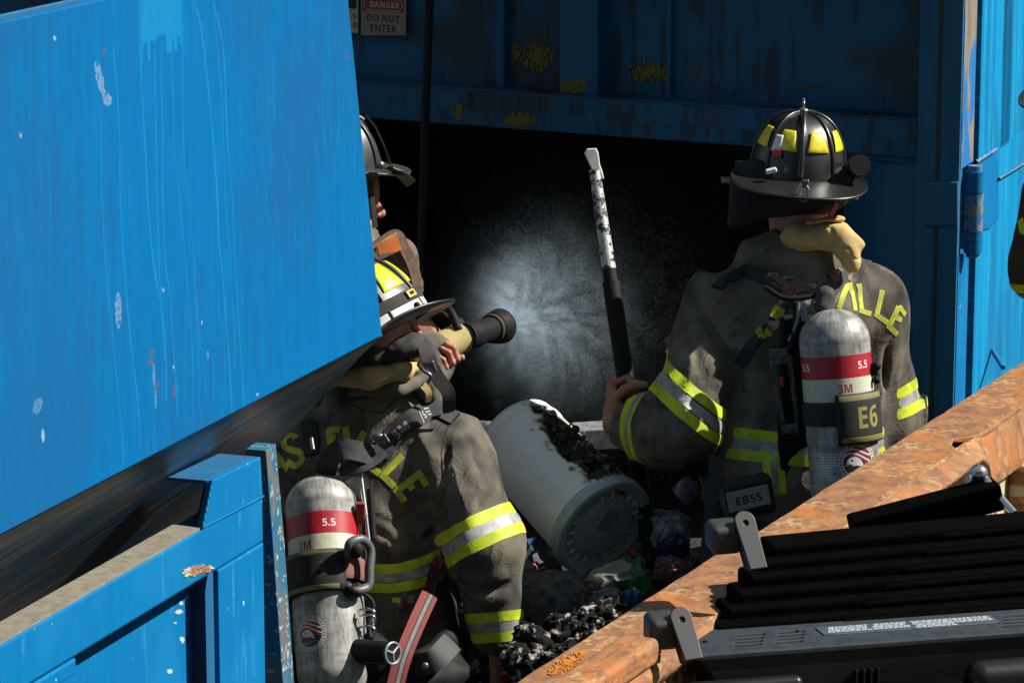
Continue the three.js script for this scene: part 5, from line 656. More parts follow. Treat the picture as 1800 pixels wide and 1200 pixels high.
{ // air pack of the stooping firefighter
  const a = P(560, 836, 8.22), b = P(589, 1232, 8.06), R = 0.086, t = thing('air_pack', 'scuffed silver air cylinder with eagle seal on the stooping firefighter\'s back', 'air pack', b), f = pB.coat, mb = (n, g, m, l) => mesh(n, g, m, t, l), q = P;
  airCylinder(t, a, b, R, airPrint([0.19, 0.285], 0.5, null, [0.42, 0.325], [0.54, 0.24], [0.415, 0.7, 0.078]));
  mb('band', cylPatch(a, b, R, 0.02, 0.98, 0.385, 0.53, 0.003, 0.004, 48), M.webbing, 'black band round the cylinder');
  mb('number_panel', cylPatch(a, b, R, 0.2, 0.585, 0.37, 0.55, 0.014, 0.014, 18), std(panelTex('#141413', '#2c2b20', (c, w, h) => { c.fillStyle = '#4f4c2b'; c.fillRect(20, 6, w - 60, 26); c.fillStyle = '#8a8456'; c.fillRect(20, h - 44, w - 60, 38); c.fillStyle = '#35331f'; c.font = 'bold 170px sans-serif'; c.textAlign = 'center'; c.fillText('E6', w * 0.62, 215); }), 0.7), 'black panel on the cylinder band');
  mb('red_strap', cylPatch(a, b, R, 0.585, 0.78, 0.4, 0.5, 0.012, 0.005, 12), M.redWeb);
  // valve guard at the right of the band
  const grey = std(grime([0.12, 0.12, 0.12], [0.035, 0.035, 0.035], 0.6, 2), 0.45); mb('valve_guard', tube([q(612, 976, 8.06), q(615, 955, 8.05), q(635, 948, 8.07), q(650, 965, 8.09), q(649, 1000, 8.08), q(646, 1030, 8.07), q(625, 1038, 8.05), q(612, 1032, 8.06)], 0.0115, 60, 12), grey); mb('valve_knob', [ball(q(622, 1038, 8.06), 0.022, [1.2, 0.8, 1]), ball(q(624, 966, 8.06), 0.02, [1, 1.1, 1])], M.rubber);
  mb('frame_rail', [bar(q(632, 822, 8.2), q(643, 905, 8.16), 0.0055), bar(q(643, 905, 8.16), q(648, 950, 8.14), 0.005)], M.chrome); mb('frame_rail', bar(q(650, 860, 8.2), q(656, 948, 8.17), 0.009), M.rubber); mb('bracket', rbox(q(634, 902, 8.16), 0.022, 0.055, 0.02), std([0.25, 0.04, 0.04], 0.5)); mb('back_frame', rbox(q(604, 960, 8.27), 0.09, 0.4, 0.04, V(1, 0, 0), V(-0.06, 1, -0.3).normalize(), 0.015), M.rubber);
  mb('gauge_line', tube([q(636, 1040, 8.1), q(655, 1060, 8.1), q(648, 1100, 8.08), q(652, 1128, 8.06)], 0.006, 30, 8), M.rubber); for (const v of [1072, 1082, 1102]) mb('clip', tube([q(632, v, 8.06), q(645, v - 2, 8.05), q(658, v + 3, 8.05), q(656, v + 20, 8.06)], 0.0035, 20, 6), M.chrome);
  const s = (pts, w, m, n = 'shoulder_strap', l) => mb(n, ribbon(f, px2(f, pts, 7.9, 8.85, 8.25), w, 0.007, 0.004, { across: 4 }), m, l);
  s([[668, 800], [690, 765], [725, 735], [765, 722], [800, 738]], 0.05, M.greyWeb, 'shoulder_strap', 'grey shoulder strap lettered 3M');
  { // lettering woven into the strap
    const tx = ctex(512, 128, (c, w, h) => { c.fillStyle = '#2e2e30'; c.fillRect(0, 0, w, h); c.fillStyle = '#a9a9a4'; c.font = 'bold 104px sans-serif'; c.fillText('3M', 24, 102); c.fillRect(262, 8, 8, 112); c.font = 'bold 92px sans-serif'; c.fillText('S', 300, 98); c.fillRect(380, 20, 60, 14); c.fillRect(380, 54, 60, 14); c.fillRect(380, 88, 60, 14); }), pts = px2(f, [[688, 772], [702, 755], [722, 741], [746, 730], [770, 725]], 7.9, 8.85, 8.25), g = ribbon(f, pts, 0.036, 0.001, 0.0118, { across: 4 }), u = g.attributes.uv; let L = 0; for (let k = 0; k < u.count; k++) L = Math.max(L, u.getX(k)); for (let k = 0; k < u.count; k++) u.setXY(k, u.getX(k) / L, 1 - u.getY(k) / 0.036);
    mb('strap_print', g, std(tx, 0.8)); }
  mb('folded_strap', [ribbon(f, [q(572, 832, 8.2), q(580, 806, 8.18), q(600, 790, 8.17), q(625, 792, 8.17), q(655, 800, 8.19)], 0.05, 0.006, 0, { free: V(0.2, 0.45, 0.85), across: 4 }), ribbon(f, [q(600, 822, 8.2), q(630, 818, 8.18), q(655, 805, 8.19), q(672, 790, 8.2)], 0.04, 0.006, 0, { free: V(0.1, 0.6, 0.8), across: 4 })], M.greyWeb);
  mb('buckle', [ball(q(664, 768, 8.18), 0.012, [1.3, 0.9, 0.7]), rbox(q(672, 774, 8.18), 0.03, 0.025, 0.012, V(0.8, 0.5, 0))], M.steel); s([[540, 745], [548, 775], [550, 800]], 0.04, M.webbing, 'shoulder_strap', 'strap on the shaded shoulder'); mb('buckle', bar(q(547, 770, 8.2), q(550, 790, 8.19), 0.005), M.steel);
  mb('mask_strap', ribbon(null, [q(742, 598, 8.24), q(752, 630, 8.2), q(770, 664, 8.22), q(788, 690, 8.26), q(790, 722, 8.3)], 0.034, 0.006, 0, { free: V(0.35, 0.2, 0.9), across: 4 }), M.webbing); mb('mask_buckle', [rbox(q(757, 645, 8.19), 0.024, 0.03, 0.012, V(0.9, 0.3, 0)), tube([q(735, 640, 8.2), q(745, 652, 8.18), q(757, 660, 8.18), q(752, 672, 8.2)], 0.005, 16, 6)], M.steel);
  s([[776, 975], [756, 1035], [732, 1085]], 0.04, M.redWeb, 'waist_strap'); mb('waist_strap', ribbon(f, [q(755, 1045, 8.17), q(730, 1100, 8.12), q(708, 1155, 8.08), q(692, 1215, 8.06)], 0.042, 0.005, 0, { free: V(0.2, 0.25, 0.95), across: 4 }), M.redWeb, 'red and grey waist strap');
}
{ // torch in its holster and the belt pouch
  const q = P, t = thing('torch', 'black right-angle torch with spoked grey head on the stooping firefighter\'s belt', 'torch', q(650, 1160, 8.1)), e = q(690, 1148, 7.97), d = V(0.62, 0.12, 0.55).normalize(), c0 = e.clone().addScaledVector(d, -0.11);
  mesh('torch_body', [bar(c0.clone().addScaledVector(d, -0.03), e, 0.029, 0.027, 28), soft([cap(q(620, 1185, 8.12), q(650, 1150, 8.1), 0.05, 0.05, 0.04)], 0.008, (x, y, z) => -0.006 * ridge(fbm(x * 20, y * 20, z * 20, 2))).geo], M.rubber, t);
  const tor = new THREE.TorusGeometry(0.025, 0.0035, 8, 32).applyQuaternion(new THREE.Quaternion().setFromUnitVectors(V(0, 0, 1), d)).translate(e.x, e.y, e.z), grey = std([0.3, 0.3, 0.3], 0.4, 0.4); mesh('head_ring', tor, grey, t);
  const e1 = d.clone().cross(UPV).normalize(), e2 = e1.clone().cross(d); for (let i = 0; i < 3; i++) { const a = i * 2.094 + 0.5; mesh('spoke', bar(e, e.clone().addScaledVector(e1, 0.025 * Math.cos(a)).addScaledVector(e2, 0.025 * Math.sin(a)), 0.004, 0.003, 8), grey, t); }
  const b = thing('belt_pouch', 'black pouch with a round rivet beside the red strap', 'pouch', q(765, 1170, 8.2)); mesh('pouch_body', soft([cap(q(745, 1168, 8.16), q(785, 1130, 8.22), 0.03, 0.024, 0.04, V(0.3, 0.2, 0.9).normalize(), 0.5), cap(q(740, 1195, 8.14), q(800, 1190, 8.22), 0.04, 0.04, 0.04)], 0.007, (x, y, z) => -0.006 * ridge(fbm(x * 18, y * 18, z * 18, 2))).geo, M.rubber, b);
  mesh('flap', ribbon(null, [q(728, 1170, 8.11), q(760, 1162, 8.09), q(795, 1128, 8.13)], 0.055, 0.005, 0, { free: V(0.1, 0.35, 0.9), across: 4 }), std(grime([0.02, 0.023, 0.023], [0.01, 0.01, 0.01], 0.6, 5), 0.6), b); mesh('rivet', ball(q(747, 1170, 8.085), 0.0085, [1, 1, 0.6]), std([0.35, 0.25, 0.2], 0.35, 0.7), b);
}

// ---- firefighter behind the plate, face to the right, hands on the hose
const FC = V(0.93, -0.05, -0.36).normalize();
const JC = { hip: P(585, 900, 9.05), chest: P(610, 600, 9.05), neck: P(612, 440, 9.04), head: P(600, 352, 9.03), shL: P(660, 500, 9.2), elL: P(690, 620, 9.2), wrL: P(745, 590, 8.98), shR: P(610, 510, 8.86), elR: P(660, 650, 8.8), wrR: P(752, 640, 8.84), knL: P(605, 1150, 9.16), knR: P(600, 1150, 8.9), ftL: P(590, 1370, 9.2).setY(0.03), ftR: P(580, 1370, 8.9).setY(0.03) };
const hoseA = P(690, 655, 8.8), hoseB = P(812, 592, 8.93), hoseD = hoseB.clone().sub(hoseA).normalize();
{
  const hR = handGeo(P(728, 645, 8.85), V(0.62, -0.05, 0.2), V(0.1, 0.6, 0.75), V(0.85, 0.1, -0.5), [48, 62, 46], { thumb: [[0.9, 0.3, -0.2], [0.9, 0.2, 0.2], [0.8, 0, 0.5]], spread: 0.08 });
  const hL = handGeo(P(708, 596, 8.93), V(0.8, 0.32, -0.1), V(0.1, -0.75, -0.4), V(0.4, -0.1, 0.8), [55, 75, 45], { thumb: [[0.8, 0.4, 0.3], [0.85, 0.2, 0.5], [0.8, 0, 0.6]], back: 0.02 });
  const pC = person('person', 'firefighter mostly hidden behind the blue plate, face turned right, aiming the hose', JC, { feet: JC.hip.clone().setY(0), f: FC, look: FC, hands: [hR, hL], seed: 21, dust: 0.45, cell: 0.011, r: { sh: 0.085, arm: 0.085, elbow: 0.08, cuff: 0.06, chest: 0.19, waist: 0.19, hem: 0.19 } });
  const hl = helmet(pC.t, P(583, 300, 9.02), V(0.94, 0.02, -0.34), V(-0.12, 1, 0.05), { shieldOut: 0.008, back: 0.07, h: 0.15, patches: [3, 4, 5], shell: M.helmetGrey, shieldMat: M.helmetBlack });
  hl.sub('eye_shield', [ribbon(null, [P(684, 294, 8.93), P(700, 302, 8.96), P(716, 316, 9.02), P(722, 322, 9.12)], 0.028, 0.004, 0, { free: V(-0.45, 0.85, 0.4), across: 3 })], std([0.2, 0.2, 0.14], 0.4), 'flipped eye shield'); hl.sub('hinge_bolt', ball(P(668, 290, 8.9), 0.012), M.steel);
  mesh('chin_strap', ribbon(null, [P(652, 318, 8.94), P(654, 350, 8.95), P(660, 400, 8.97)], 0.014, 0.003, 0, { free: V(0.6, 0, 0.8), across: 2 }), M.webbing, pC.t);
  // raised collar: brown outside, orange lining folded out at the front
  const col = std(grime([0.16, 0.1, 0.07], [0.05, 0.035, 0.03], 0.6, 4), 0.9); mesh('collar', [ribbon(null, [P(655, 440, 8.88), P(695, 415, 8.92), P(712, 440, 8.98), P(726, 470, 9.02), P(736, 515, 9.05)], 0.036, 0.006, 0, { free: V(0.7, 0.1, 0.7), across: 3 }), soft([cap(P(640, 470, 9.02), P(700, 450, 9.04), 0.06, 0.05, 0.05), cap(P(700, 450, 9.04), P(725, 500, 9.06), 0.03, 0.03, 0.04)], 0.009).geo], col, pC.t);
  mesh('collar_lining', ribbon(null, [P(664, 440, 8.85), P(684, 432, 8.86), P(700, 424, 8.87)], (k) => 0.02 + 0.03 * k, 0.004, 0, { free: V(0.3, 0.1, 0.95), across: 3 }), std([0.6, 0.14, 0.02], 0.8), pC.t, 'orange collar lining'); mesh('collar_edge', tube([P(656, 438, 8.86), P(676, 424, 8.86), P(697, 411, 8.87)], 0.006, 24, 8), M.hood, pC.t);
}
{ // hose with black nozzle, and the water it throws
  const t = thing('fire_hose', 'tan fire hose ending in a black nozzle, held behind the stooping firefighter', 'fire hose', hoseA);
  mesh('hose', [tube([P(560, 760, 8.9), P(620, 715, 8.82), P(690, 656, 8.8), hoseA.clone().lerp(hoseB, 0.5), hoseB], 0.041, 60, 20)], std(dtex(256, 256, (u, v) => { const c = mix3([0.56, 0.47, 0.2], [0.4, 0.31, 0.12], fbm(u * 8, v * 8, 3, 4)); return mix3(c, [0.3, 0.24, 0.1], 0.5 * Math.pow(Math.abs(Math.sin(u * 300)), 4)); }, true, [1, 1]), 0.85), t);
  const n0 = P(806, 595, 8.925), nE = P(876, 574, 9.13), ND = nE.clone().sub(n0).normalize(), bl = M.rubber;
  mesh('coupling', lathe([[0.0355, -0.012], [0.0385, -0.008], [0.0385, 0.01], [0.036, 0.014], [0.036, 0.03]], n0, ND), std([0.09, 0.09, 0.085], 0.4, 0.4), t); mesh('nozzle_body', lathe([[0.0005, 0.02], [0.038, 0.02], [0.034, 0.05], [0.037, 0.065], [0.0375, 0.09], [0.033, 0.1], [0.033, nE.distanceTo(n0) - 0.02], [0.025, nE.distanceTo(n0) - 0.005]], n0, ND), bl, t);
  const ring = lathe([[0.026, -0.034], [0.036, -0.034], [0.043, -0.024], [0.046, -0.004], [0.048, 0.012], [0.0445, 0.02], [0.03, 0.016], [0.0005, 0.01]], nE, ND, 40); mesh('bumper', ring, bl, t); mesh('pattern_ring', lathe([[0.0375, -0.046], [0.0395, -0.043], [0.0395, -0.035], [0.0375, -0.032]], nE, ND), std([0.03, 0.028, 0.01], 0.8), t);
  mesh('bail_handle', tube([P(806, 580, 8.89), P(790, 545, 8.92), P(765, 535, 8.97), P(788, 548, 9.02), P(815, 578, 8.98)], 0.011, 50, 10), bl, t); mesh('pistol_grip', soft([cap(P(770, 560, 8.99), P(800, 575, 8.98), 0.026, 0.03, 0.03), cap(P(770, 556, 8.99), P(752, 548, 9.0), 0.024, 0.02, 0.02)], 0.007).geo, bl, t);
  // droplets leave the rim in a hollow cone and thin out
  const R = rng(77), N = 900000, g = new THREE.OctahedronGeometry(1, 0), im = new THREE.InstancedMesh(g, phys([0.66, 0.83, 0.93], { roughness: 0.5 }), N), mt = new THREE.Matrix4(), qn = new THREE.Quaternion(), sc = V(1, 1, 1), e1 = ND.clone().cross(UPV).normalize(), e2 = e1.clone().cross(ND), o = nE.clone().addScaledVector(ND, 0.02), eye = o.clone();
  for (let i = 0; i < N; i++) {
    let L, al, th, p, d;
    for (;;) { L = 0.02 + 0.62 * Math.pow(R(), 0.85); th = R() * 2 * Math.PI; al = rad(R() < 0.62 ? 48 + 20 * (R() + R() - 1) : 62 * Math.sqrt(R())); d = ND.clone().multiplyScalar(Math.cos(al)).addScaledVector(e1, Math.sin(al) * Math.cos(th)).addScaledVector(e2, Math.sin(al) * Math.sin(th)); p = o.clone().addScaledVector(d, L).add(V(0, -0.10 * L * L, 0)); const c = fbm(Math.cos(th) * 7 + 3 + 2.5 * L, Math.sin(th) * 7 + L * 9, L * 34, 4), keep = (0.45 + 0.55 * sst(0.38, 0.64, c)) * (0.75 * Math.max(0, 1 - L / 0.42) + 0.15 * (1 - L / 0.65)); if (R() < keep) break; }
    const s = 0.000125 + 0.00012 * R() ** 3; qn.setFromUnitVectors(UPV, d); sc.set(s, s * 1.8, s); mt.compose(p, qn, sc); im.setMatrixAt(i, mt);
  }
  im.name = 'water_spray'; im.castShadow = true; im.receiveShadow = true; tag(im, 'fan of white water spray leaving the nozzle into the dark opening', 'water spray', null, 'stuff'); scene.add(im); void eye;
}

// ---- person at the right edge, almost out of frame
{
  const f = V(0.3, 0, -0.95).normalize(), b = P(1945, 700, 8.98), S = (x, y, z = 0) => V(b.x + x, y, b.z + z);
  const J = { hip: S(0, 1.0), chest: S(0, 1.3), neck: S(-0.03, 1.62), head: S(-0.04, 1.75), shL: P(1856, 345, 9.0), elL: P(1826, 478, 9.0), wrL: P(1905, 510, 8.95), shR: S(0.2, 1.5), elR: S(0.27, 1.25), wrR: S(0.2, 1.1, -0.2), knL: S(-0.08, 0.55), knR: S(0.12, 0.55), ftL: S(-0.08, 0.03, 0), ftR: S(0.13, 0.03, 0) };
  const pD = person('person', 'dark coated firefighter cut off by the right edge, standing before the blue gate', J, { feet: S(0, 0), f, look: f, seed: 31, dust: -0.6, cell: 0.012, foldAmp: 0.5, r: { sh: 0.06, arm: 0.066, elbow: 0.07, cuff: 0.06, chest: 0.13, waist: 0.13, hem: 0.14 } });
  tape3(pD, pD.arm.L, P(1828, 520, 9.0), V(0.05, -1, 0), 0.08); pD.sub('reflective_tape', ribbon(pD.coat, px2(pD.coat, [[1795, 385], [1800, 405], [1812, 408]], 8.6, 9.3, 8.9), 0.02, 0.0012, 0.0012, { across: 2 }), M.lime);
  helmet(pD.t, P(1912, 168, 8.98), f, UPV, { back: 0.07 });
}
// ---------------------------------------------------------------- rubbish in the container
{
  const pos = [], uv = [], idx = [], n = 90, R = rng(51), col = [];
  const ht = (u, w) => { const x = lerp(-1.3, 1.35, u), d = lerp(7.1, 10.2, w); const near = Math.exp(-(((x + 0.25) / 0.3) ** 2) - (((d - 8.5) / 0.35) ** 2)), na = Math.exp(-(((x - 0.72) / 0.3) ** 2) - (((d - 8.6) / 0.3) ** 2)); const y = (0.5 + 0.12 * sst(8, 9, d)) * (1 - 0.88 * Math.min(1, near + na)) * (1 - sst(9.2, 9.9, d) * 0.55) + 0.13 * (fbm(x * 5, d * 5, 3, 4) - 0.5) + 0.05 * (ridge(fbm(x * 17, d * 17, 9, 3)) - 0.5); return [x, Math.max(0.02, y), -d * cp + 0.15]; };
  for (let i = 0; i <= n; i++) for (let j = 0; j <= n; j++) { const p = ht(i / n, j / n); pos.push(...p); uv.push(p[0], p[2]); const a = fbm(p[0] * 9, p[2] * 9, 4, 4); const c = mix3([0.016, 0.015, 0.014], [0.05, 0.048, 0.043], sst(0.4, 0.65, a)); col.push(...c); }
  for (let i = 0; i < n; i++) for (let j = 0; j < n; j++) { const a = i * (n + 1) + j, b = a + n + 1; idx.push(a, b, a + 1, b, b + 1, a + 1); }
  const g = new THREE.BufferGeometry(); g.setAttribute('position', new THREE.Float32BufferAttribute(pos, 3)); g.setAttribute('uv', new THREE.Float32BufferAttribute(uv, 2)); g.setAttribute('color', new THREE.Float32BufferAttribute(col, 3)); g.setIndex(idx); g.computeVertexNormals(); void R;
  tag(mesh('rubbish_heap', g, new THREE.MeshStandardMaterial({ vertexColors: true, roughness: 0.9, side: THREE.DoubleSide }), scene), 'heap of sodden burnt rubbish filling the container floor', 'rubbish', null, 'stuff');
}
{ // small scraps strewn over the heap
  const R = rng(71), N = 900, g = new THREE.PlaneGeometry(1, 1, 3, 3), p = g.attributes.position; for (let i = 0; i < p.count; i++) p.setZ(i, 0.5 * (h3(i, 3, 1) - 0.5)); g.computeVertexNormals();
  const im = new THREE.InstancedMesh(g, std([1, 1, 1], 0.7), N), m = new THREE.Matrix4(), q = new THREE.Quaternion(), cols = [[0.2, 0.2, 0.2], [0.05, 0.05, 0.05], [0.03, 0.03, 0.03], [0.12, 0.1, 0.07], [0.02, 0.1, 0.12], [0.2, 0.02, 0.03], [0.08, 0.05, 0.18], [0.3, 0.3, 0.28], [0.02, 0.12, 0.04], [0.02, 0.05, 0.16]];
  for (let i = 0; i < N; i++) { const x = lerp(-0.3, 0.8, R()), d = lerp(7.5, 9.1, R()); const y = (0.5 + 0.12 * sst(8, 9, d)) + 0.13 * (fbm(x * 5, d * 5, 3, 4) - 0.5) + 0.015 + 0.03 * R(), s = 0.015 + 0.05 * R() * R(); q.setFromEuler(new THREE.Euler(R() * 3 - 1.5 - 1.2, R() * 6, R() * 6)); m.compose(V(x, y, -d * cp + 0.15), q, V(s, s * (0.5 + R()), s)); im.setMatrixAt(i, m); im.setColorAt(i, new THREE.Color().setRGB(...cols[Math.floor(R() * cols.length)])); }
  im.name = 'litter_scraps'; im.castShadow = im.receiveShadow = true; tag(im, 'small scraps of film and paper strewn over the rubbish heap', 'litter', null, 'stuff'); scene.add(im);
}
{ // bucket on its side, burnt through
  const L = P(1057, 923, 8.66), E = P(912, 772, 8.92), ax = E.clone().sub(L), len = ax.length(), d = ax.clone().normalize(), t = thing('bucket', 'white plastic bucket lying on its side, melted through, with grey lid', 'bucket', L), e1 = UPV.clone().addScaledVector(d, -d.y).normalize(), e2 = d.clone().cross(e1);
  const cam = EYE.clone().sub(L).normalize(), perp = V(0.72, 0.66, 0).addScaledVector(d, -V(0.72, 0.66, 0).dot(d)).normalize(), hd = perp.clone().multiplyScalar(0.78).addScaledVector(cam, 0.62), TH = Math.atan2(hd.dot(e2), hd.dot(e1));
  const pt = (th, k, r) => L.clone().addScaledVector(d, k * len).addScaledVector(e1, r * Math.cos(th)).addScaledVector(e2, r * Math.sin(th));
  // hole outline round th = 40 deg (up and to the right), ragged
  const NT = 200, NK = 90, pos = [], uv = [], idx = [], col = [], hole = (th, k) => { let a = th - TH; a = Math.atan2(Math.sin(a), Math.cos(a)); return Math.hypot(a / 0.46, (k - 0.4) / 0.46) + 1.1 * (fbm(Math.cos(th) * 6 + 9, k * 11, Math.sin(th) * 6, 5) - 0.5); };
  for (const inn of [0, 1]) for (let i = 0; i <= NT; i++) for (let j = 0; j <= NK; j++) { const th = i / NT * 2 * Math.PI, k = j / NK, h = hole(th, k), r = lerp(0.134, 0.12, k) - inn * 0.003 - (h < 1.25 ? 0.02 * (1.25 - h) : 0) + (Math.abs(k - 0.93) < 0.012 ? 0.004 : 0); const p = pt(th, k, r); pos.push(p.x, p.y, p.z); uv.push(th * 0.12, k * len); let c = mix3([0.88, 0.9, 0.91], [0.76, 0.79, 0.8], fbm(th * 4, k * 8, 6, 4)); c = mix3(c, [0.35, 0.25, 0.13], sst(1.3, 1.18, h + 0.2 * (fbm(th * 12, k * 20, 1, 3) - 0.5))); c = mix3(c, [0.02, 0.018, 0.016], sst(1.2, 1.1, h)); col.push(...c); }
  const W = NK + 1, Q = (NT + 1) * W; for (const o of [0, Q]) for (let i = 0; i < NT; i++) for (let j = 0; j < NK; j++) { if (hole((i + 0.5) / NT * 2 * Math.PI, (j + 0.5) / NK) < 1) continue; const a = o + i * W + j, b = a + W; idx.push(a, b, a + 1, a + 1, b, b + 1); }
  const g = new THREE.BufferGeometry(); g.setAttribute('position', new THREE.Float32BufferAttribute(pos, 3)); g.setAttribute('uv', new THREE.Float32BufferAttribute(uv, 2)); g.setAttribute('color', new THREE.Float32BufferAttribute(col, 3)); g.setIndex(idx); g.computeVertexNormals();
  mesh('bucket_wall', g, new THREE.MeshStandardMaterial({ vertexColors: true, roughness: 0.4, side: THREE.DoubleSide }), t);
  mesh('bucket_base', lathe([[0.0005, 0], [0.116, 0], [0.12, 0.006], [0.12, 0.014]], pt(0, 0.985, 0), d), std([0.6, 0.62, 0.62], 0.4), t);
  const grey = std(grime([0.42, 0.5, 0.54], [0.26, 0.31, 0.33], 0.6, 4), 0.55), o = pt(0, -0.01, 0), nd = d.clone().negate();
  mesh('lid', lathe([[0.0005, 0.004], [0.086, 0.004], [0.09, 0.001], [0.112, 0.001], [0.116, 0.01], [0.137, 0.012], [0.141, 0.006], [0.141, -0.022], [0.137, -0.024]], o, nd, 64), grey, t);
  for (let i = 0; i < 20; i++) { const a = i / 20 * 2 * Math.PI, c = o.clone().addScaledVector(nd, 0.006).addScaledVector(e1, 0.1005 * Math.cos(a)).addScaledVector(e2, 0.1005 * Math.sin(a)); mesh('lid_rib', rbox(c, 0.021, 0.008, 0.004, e1.clone().multiplyScalar(Math.cos(a)).addScaledVector(e2, Math.sin(a)), nd, 0.0015), grey, t); }
  { const c = o.clone().addScaledVector(nd, 0.005).addScaledVector(e1, 0.02).addScaledVector(e2, 0.01), lg = rbox(c, 0.05, 0.065, 0.0016, e2.clone().addScaledVector(e1, -0.35).normalize(), e1.clone().addScaledVector(e2, 0.35).normalize(), 0.0005, 2, false); mesh('paper_label', lg, std(ctex(128, 160, (x, w, h) => { x.fillStyle = '#8b9296'; x.fillRect(0, 0, w, h); x.fillStyle = '#555c60'; for (let i = 0; i < 9; i++) x.fillRect(12, 14 + i * 15, 40 + 60 * h3(i, 2, 3), 5); }), 0.7), t); }
  // melted, charred plastic hanging at the hole
  const R = rng(61), pr = []; for (let i = 0; i < 90; i++) { const a = R() * 6.283, rr = Math.sqrt(R()), th = TH + 0.47 * rr * Math.cos(a), k = 0.4 + 0.46 * rr * Math.sin(a), p = pt(th, k, 0.108 + 0.028 * R()); pr.push(cap(p, pt(th + 0.5 * (R() - 0.5), k + 0.45 * (R() - 0.5), 0.105 + 0.03 * R()), 0.002 + 0.006 * R(), 0.0015 + 0.004 * R(), 0.01)); }
  mesh('charred_plastic', soft(pr, 0.004, (x, y, z) => { const r = ridge(fbm(x * 38, y * 38, z * 38, 3)); return 0.014 * r * r * r - 0.005; }, (x, y, z) => { const n = fbm(x * 40, y * 40, z * 40, 3); return mix3([0.018, 0.014, 0.011], [0.22, 0.17, 0.11], sst(0.52, 0.68, n)); }).geo, new THREE.MeshStandardMaterial({ vertexColors: true, roughness: 0.75 }), t);
}
{ // loose rubbish, each piece its own
  let sn = 100;
  // a crumpled sheet: w x h metres round P(u, v, d), domed by b, creased by a
  const sheet = (name, label, cat, u, v, d, w, h, mat, a = 0.03, f = 11, b = 0.05, turn = 0) => {
    const n = 44, c = P(u, v, d), cr = crumple(sn++, f), cr2 = crumple(sn++, f * 2.6), nn = V(0.1, 0.72, 0.68).normalize(), ex = V(Math.cos(turn), 0, 0).addScaledVector(V(0, 0.68, -0.72), Math.sin(turn)).normalize(), ey = nn.clone().cross(ex), pos = [], uv = [], idx = [];
    for (let i = 0; i <= n; i++) for (let j = 0; j <= n; j++) { const x = i / n - 0.5, y = j / n - 0.5, r = Math.min(1, 2 * Math.hypot(x, y)), e = 1 + 0.35 * (fbm(Math.cos(Math.atan2(y, x)) * 2 + sn, Math.sin(Math.atan2(y, x)) * 2, 3, 3) - 0.5), z = b * (1 - r * r) + a * cr(x * w * 2, y * h * 2, sn) + 0.35 * a * cr2(x * w * 2, y * h * 2, sn), p = c.clone().addScaledVector(ex, x * w * e + 0.5 * a * cr(x * w * 2 + 7, y * h * 2, 3)).addScaledVector(ey, y * h * e + 0.5 * a * cr(x * w * 2, y * h * 2 + 9, 5)).addScaledVector(nn, z - 0.03 * r ** 4); pos.push(p.x, p.y, p.z); uv.push(x * w, y * h); }
    for (let i = 0; i < n; i++) for (let j = 0; j < n; j++) { const q = i * (n + 1) + j, s = q + n + 1; idx.push(q, s, q + 1, s, s + 1, q + 1); }
    const g = new THREE.BufferGeometry(); g.setAttribute('position', new THREE.Float32BufferAttribute(pos, 3)); g.setAttribute('uv', new THREE.Float32BufferAttribute(uv, 2)); g.setIndex(idx); g.computeVertexNormals(); tag(mesh(name, g, mat, scene), label, cat);
  };
  const c = (u, v, d, u2, v2, d2, r, r2 = r, k = 0.04) => cap(P(u, v, d), P(u2, v2, d2), r, r2, k), cl = (x, y, k = 0.6) => std(grime(x, y, k, 3), 0.9), film = (x, y) => std(grime(x, y, 0.5, 3), 0.4);
  sheet('cloth', 'dark grey crumpled cloth between the bucket lid and the charred lumps', 'cloth', 972, 1052, 8.46, 0.2, 0.2, cl([0.085, 0.088, 0.09], [0.03, 0.03, 0.03]), 0.05, 9, 0.06);
  sheet('cloth', 'teal cloth scrap beside the stooping firefighter\'s sleeve', 'cloth', 926, 1045, 8.46, 0.07, 0.14, cl([0.025, 0.11, 0.12], [0.015, 0.05, 0.05]), 0.04, 14, 0.02);
  { const m = mesh('towel', soft([c(1052, 1022, 8.5, 1092, 1010, 8.52, 0.028, 0.032)], 0.005, (x, y, z) => { const r = ridge(fbm(x * 18, y * 30, z * 18, 2)); return -0.012 * (r ** 4 - 0.3); }).geo, cl([0.26, 0.25, 0.21], [0.12, 0.11, 0.09]), scene); tag(m, 'off-white rolled towel just below the bucket lid', 'towel'); }
  sheet('plastic_bag', 'green plastic bag right of the bucket lid', 'plastic bag', 1118, 1012, 8.52, 0.09, 0.13, film([0.01, 0.13, 0.025], [0.006, 0.05, 0.015]), 0.045, 13, 0.03, 0.4);
  sheet('plastic_bag', 'dark red plastic bag tucked under the bucket lid edge', 'plastic bag', 1108, 978, 8.6, 0.1, 0.05, film([0.17, 0.012, 0.02], [0.07, 0.01, 0.012]), 0.03, 16, 0.02, 0.6);
  sheet('plastic_film', 'crumpled clear white film right of the pry bar', 'plastic film', 1180, 925, 8.62, 0.09, 0.09, film([0.26, 0.27, 0.29], [0.1, 0.1, 0.11]), 0.05, 15, 0.02);
  sheet('plastic_bag', 'purple bag behind the right firefighter\'s waist straps', 'plastic bag', 1186, 955, 8.58, 0.08, 0.06, film([0.035, 0.02, 0.1], [0.015, 0.012, 0.04]), 0.03, 14, 0.03);
  sheet('paper', 'pale violet paper corner above the white film', 'paper', 1211, 850, 8.72, 0.06, 0.06, std([0.22, 0.17, 0.3], 0.7), 0.02, 12, 0.0, 0.7);
  sheet('wrapper', 'crumpled pink and grey wrapper between the pry bar and the rusty rim', 'wrapper', 1185, 992, 8.5, 0.09, 0.06, film([0.15, 0.06, 0.075], [0.08, 0.075, 0.075]), 0.04, 18, 0.01, -0.3);
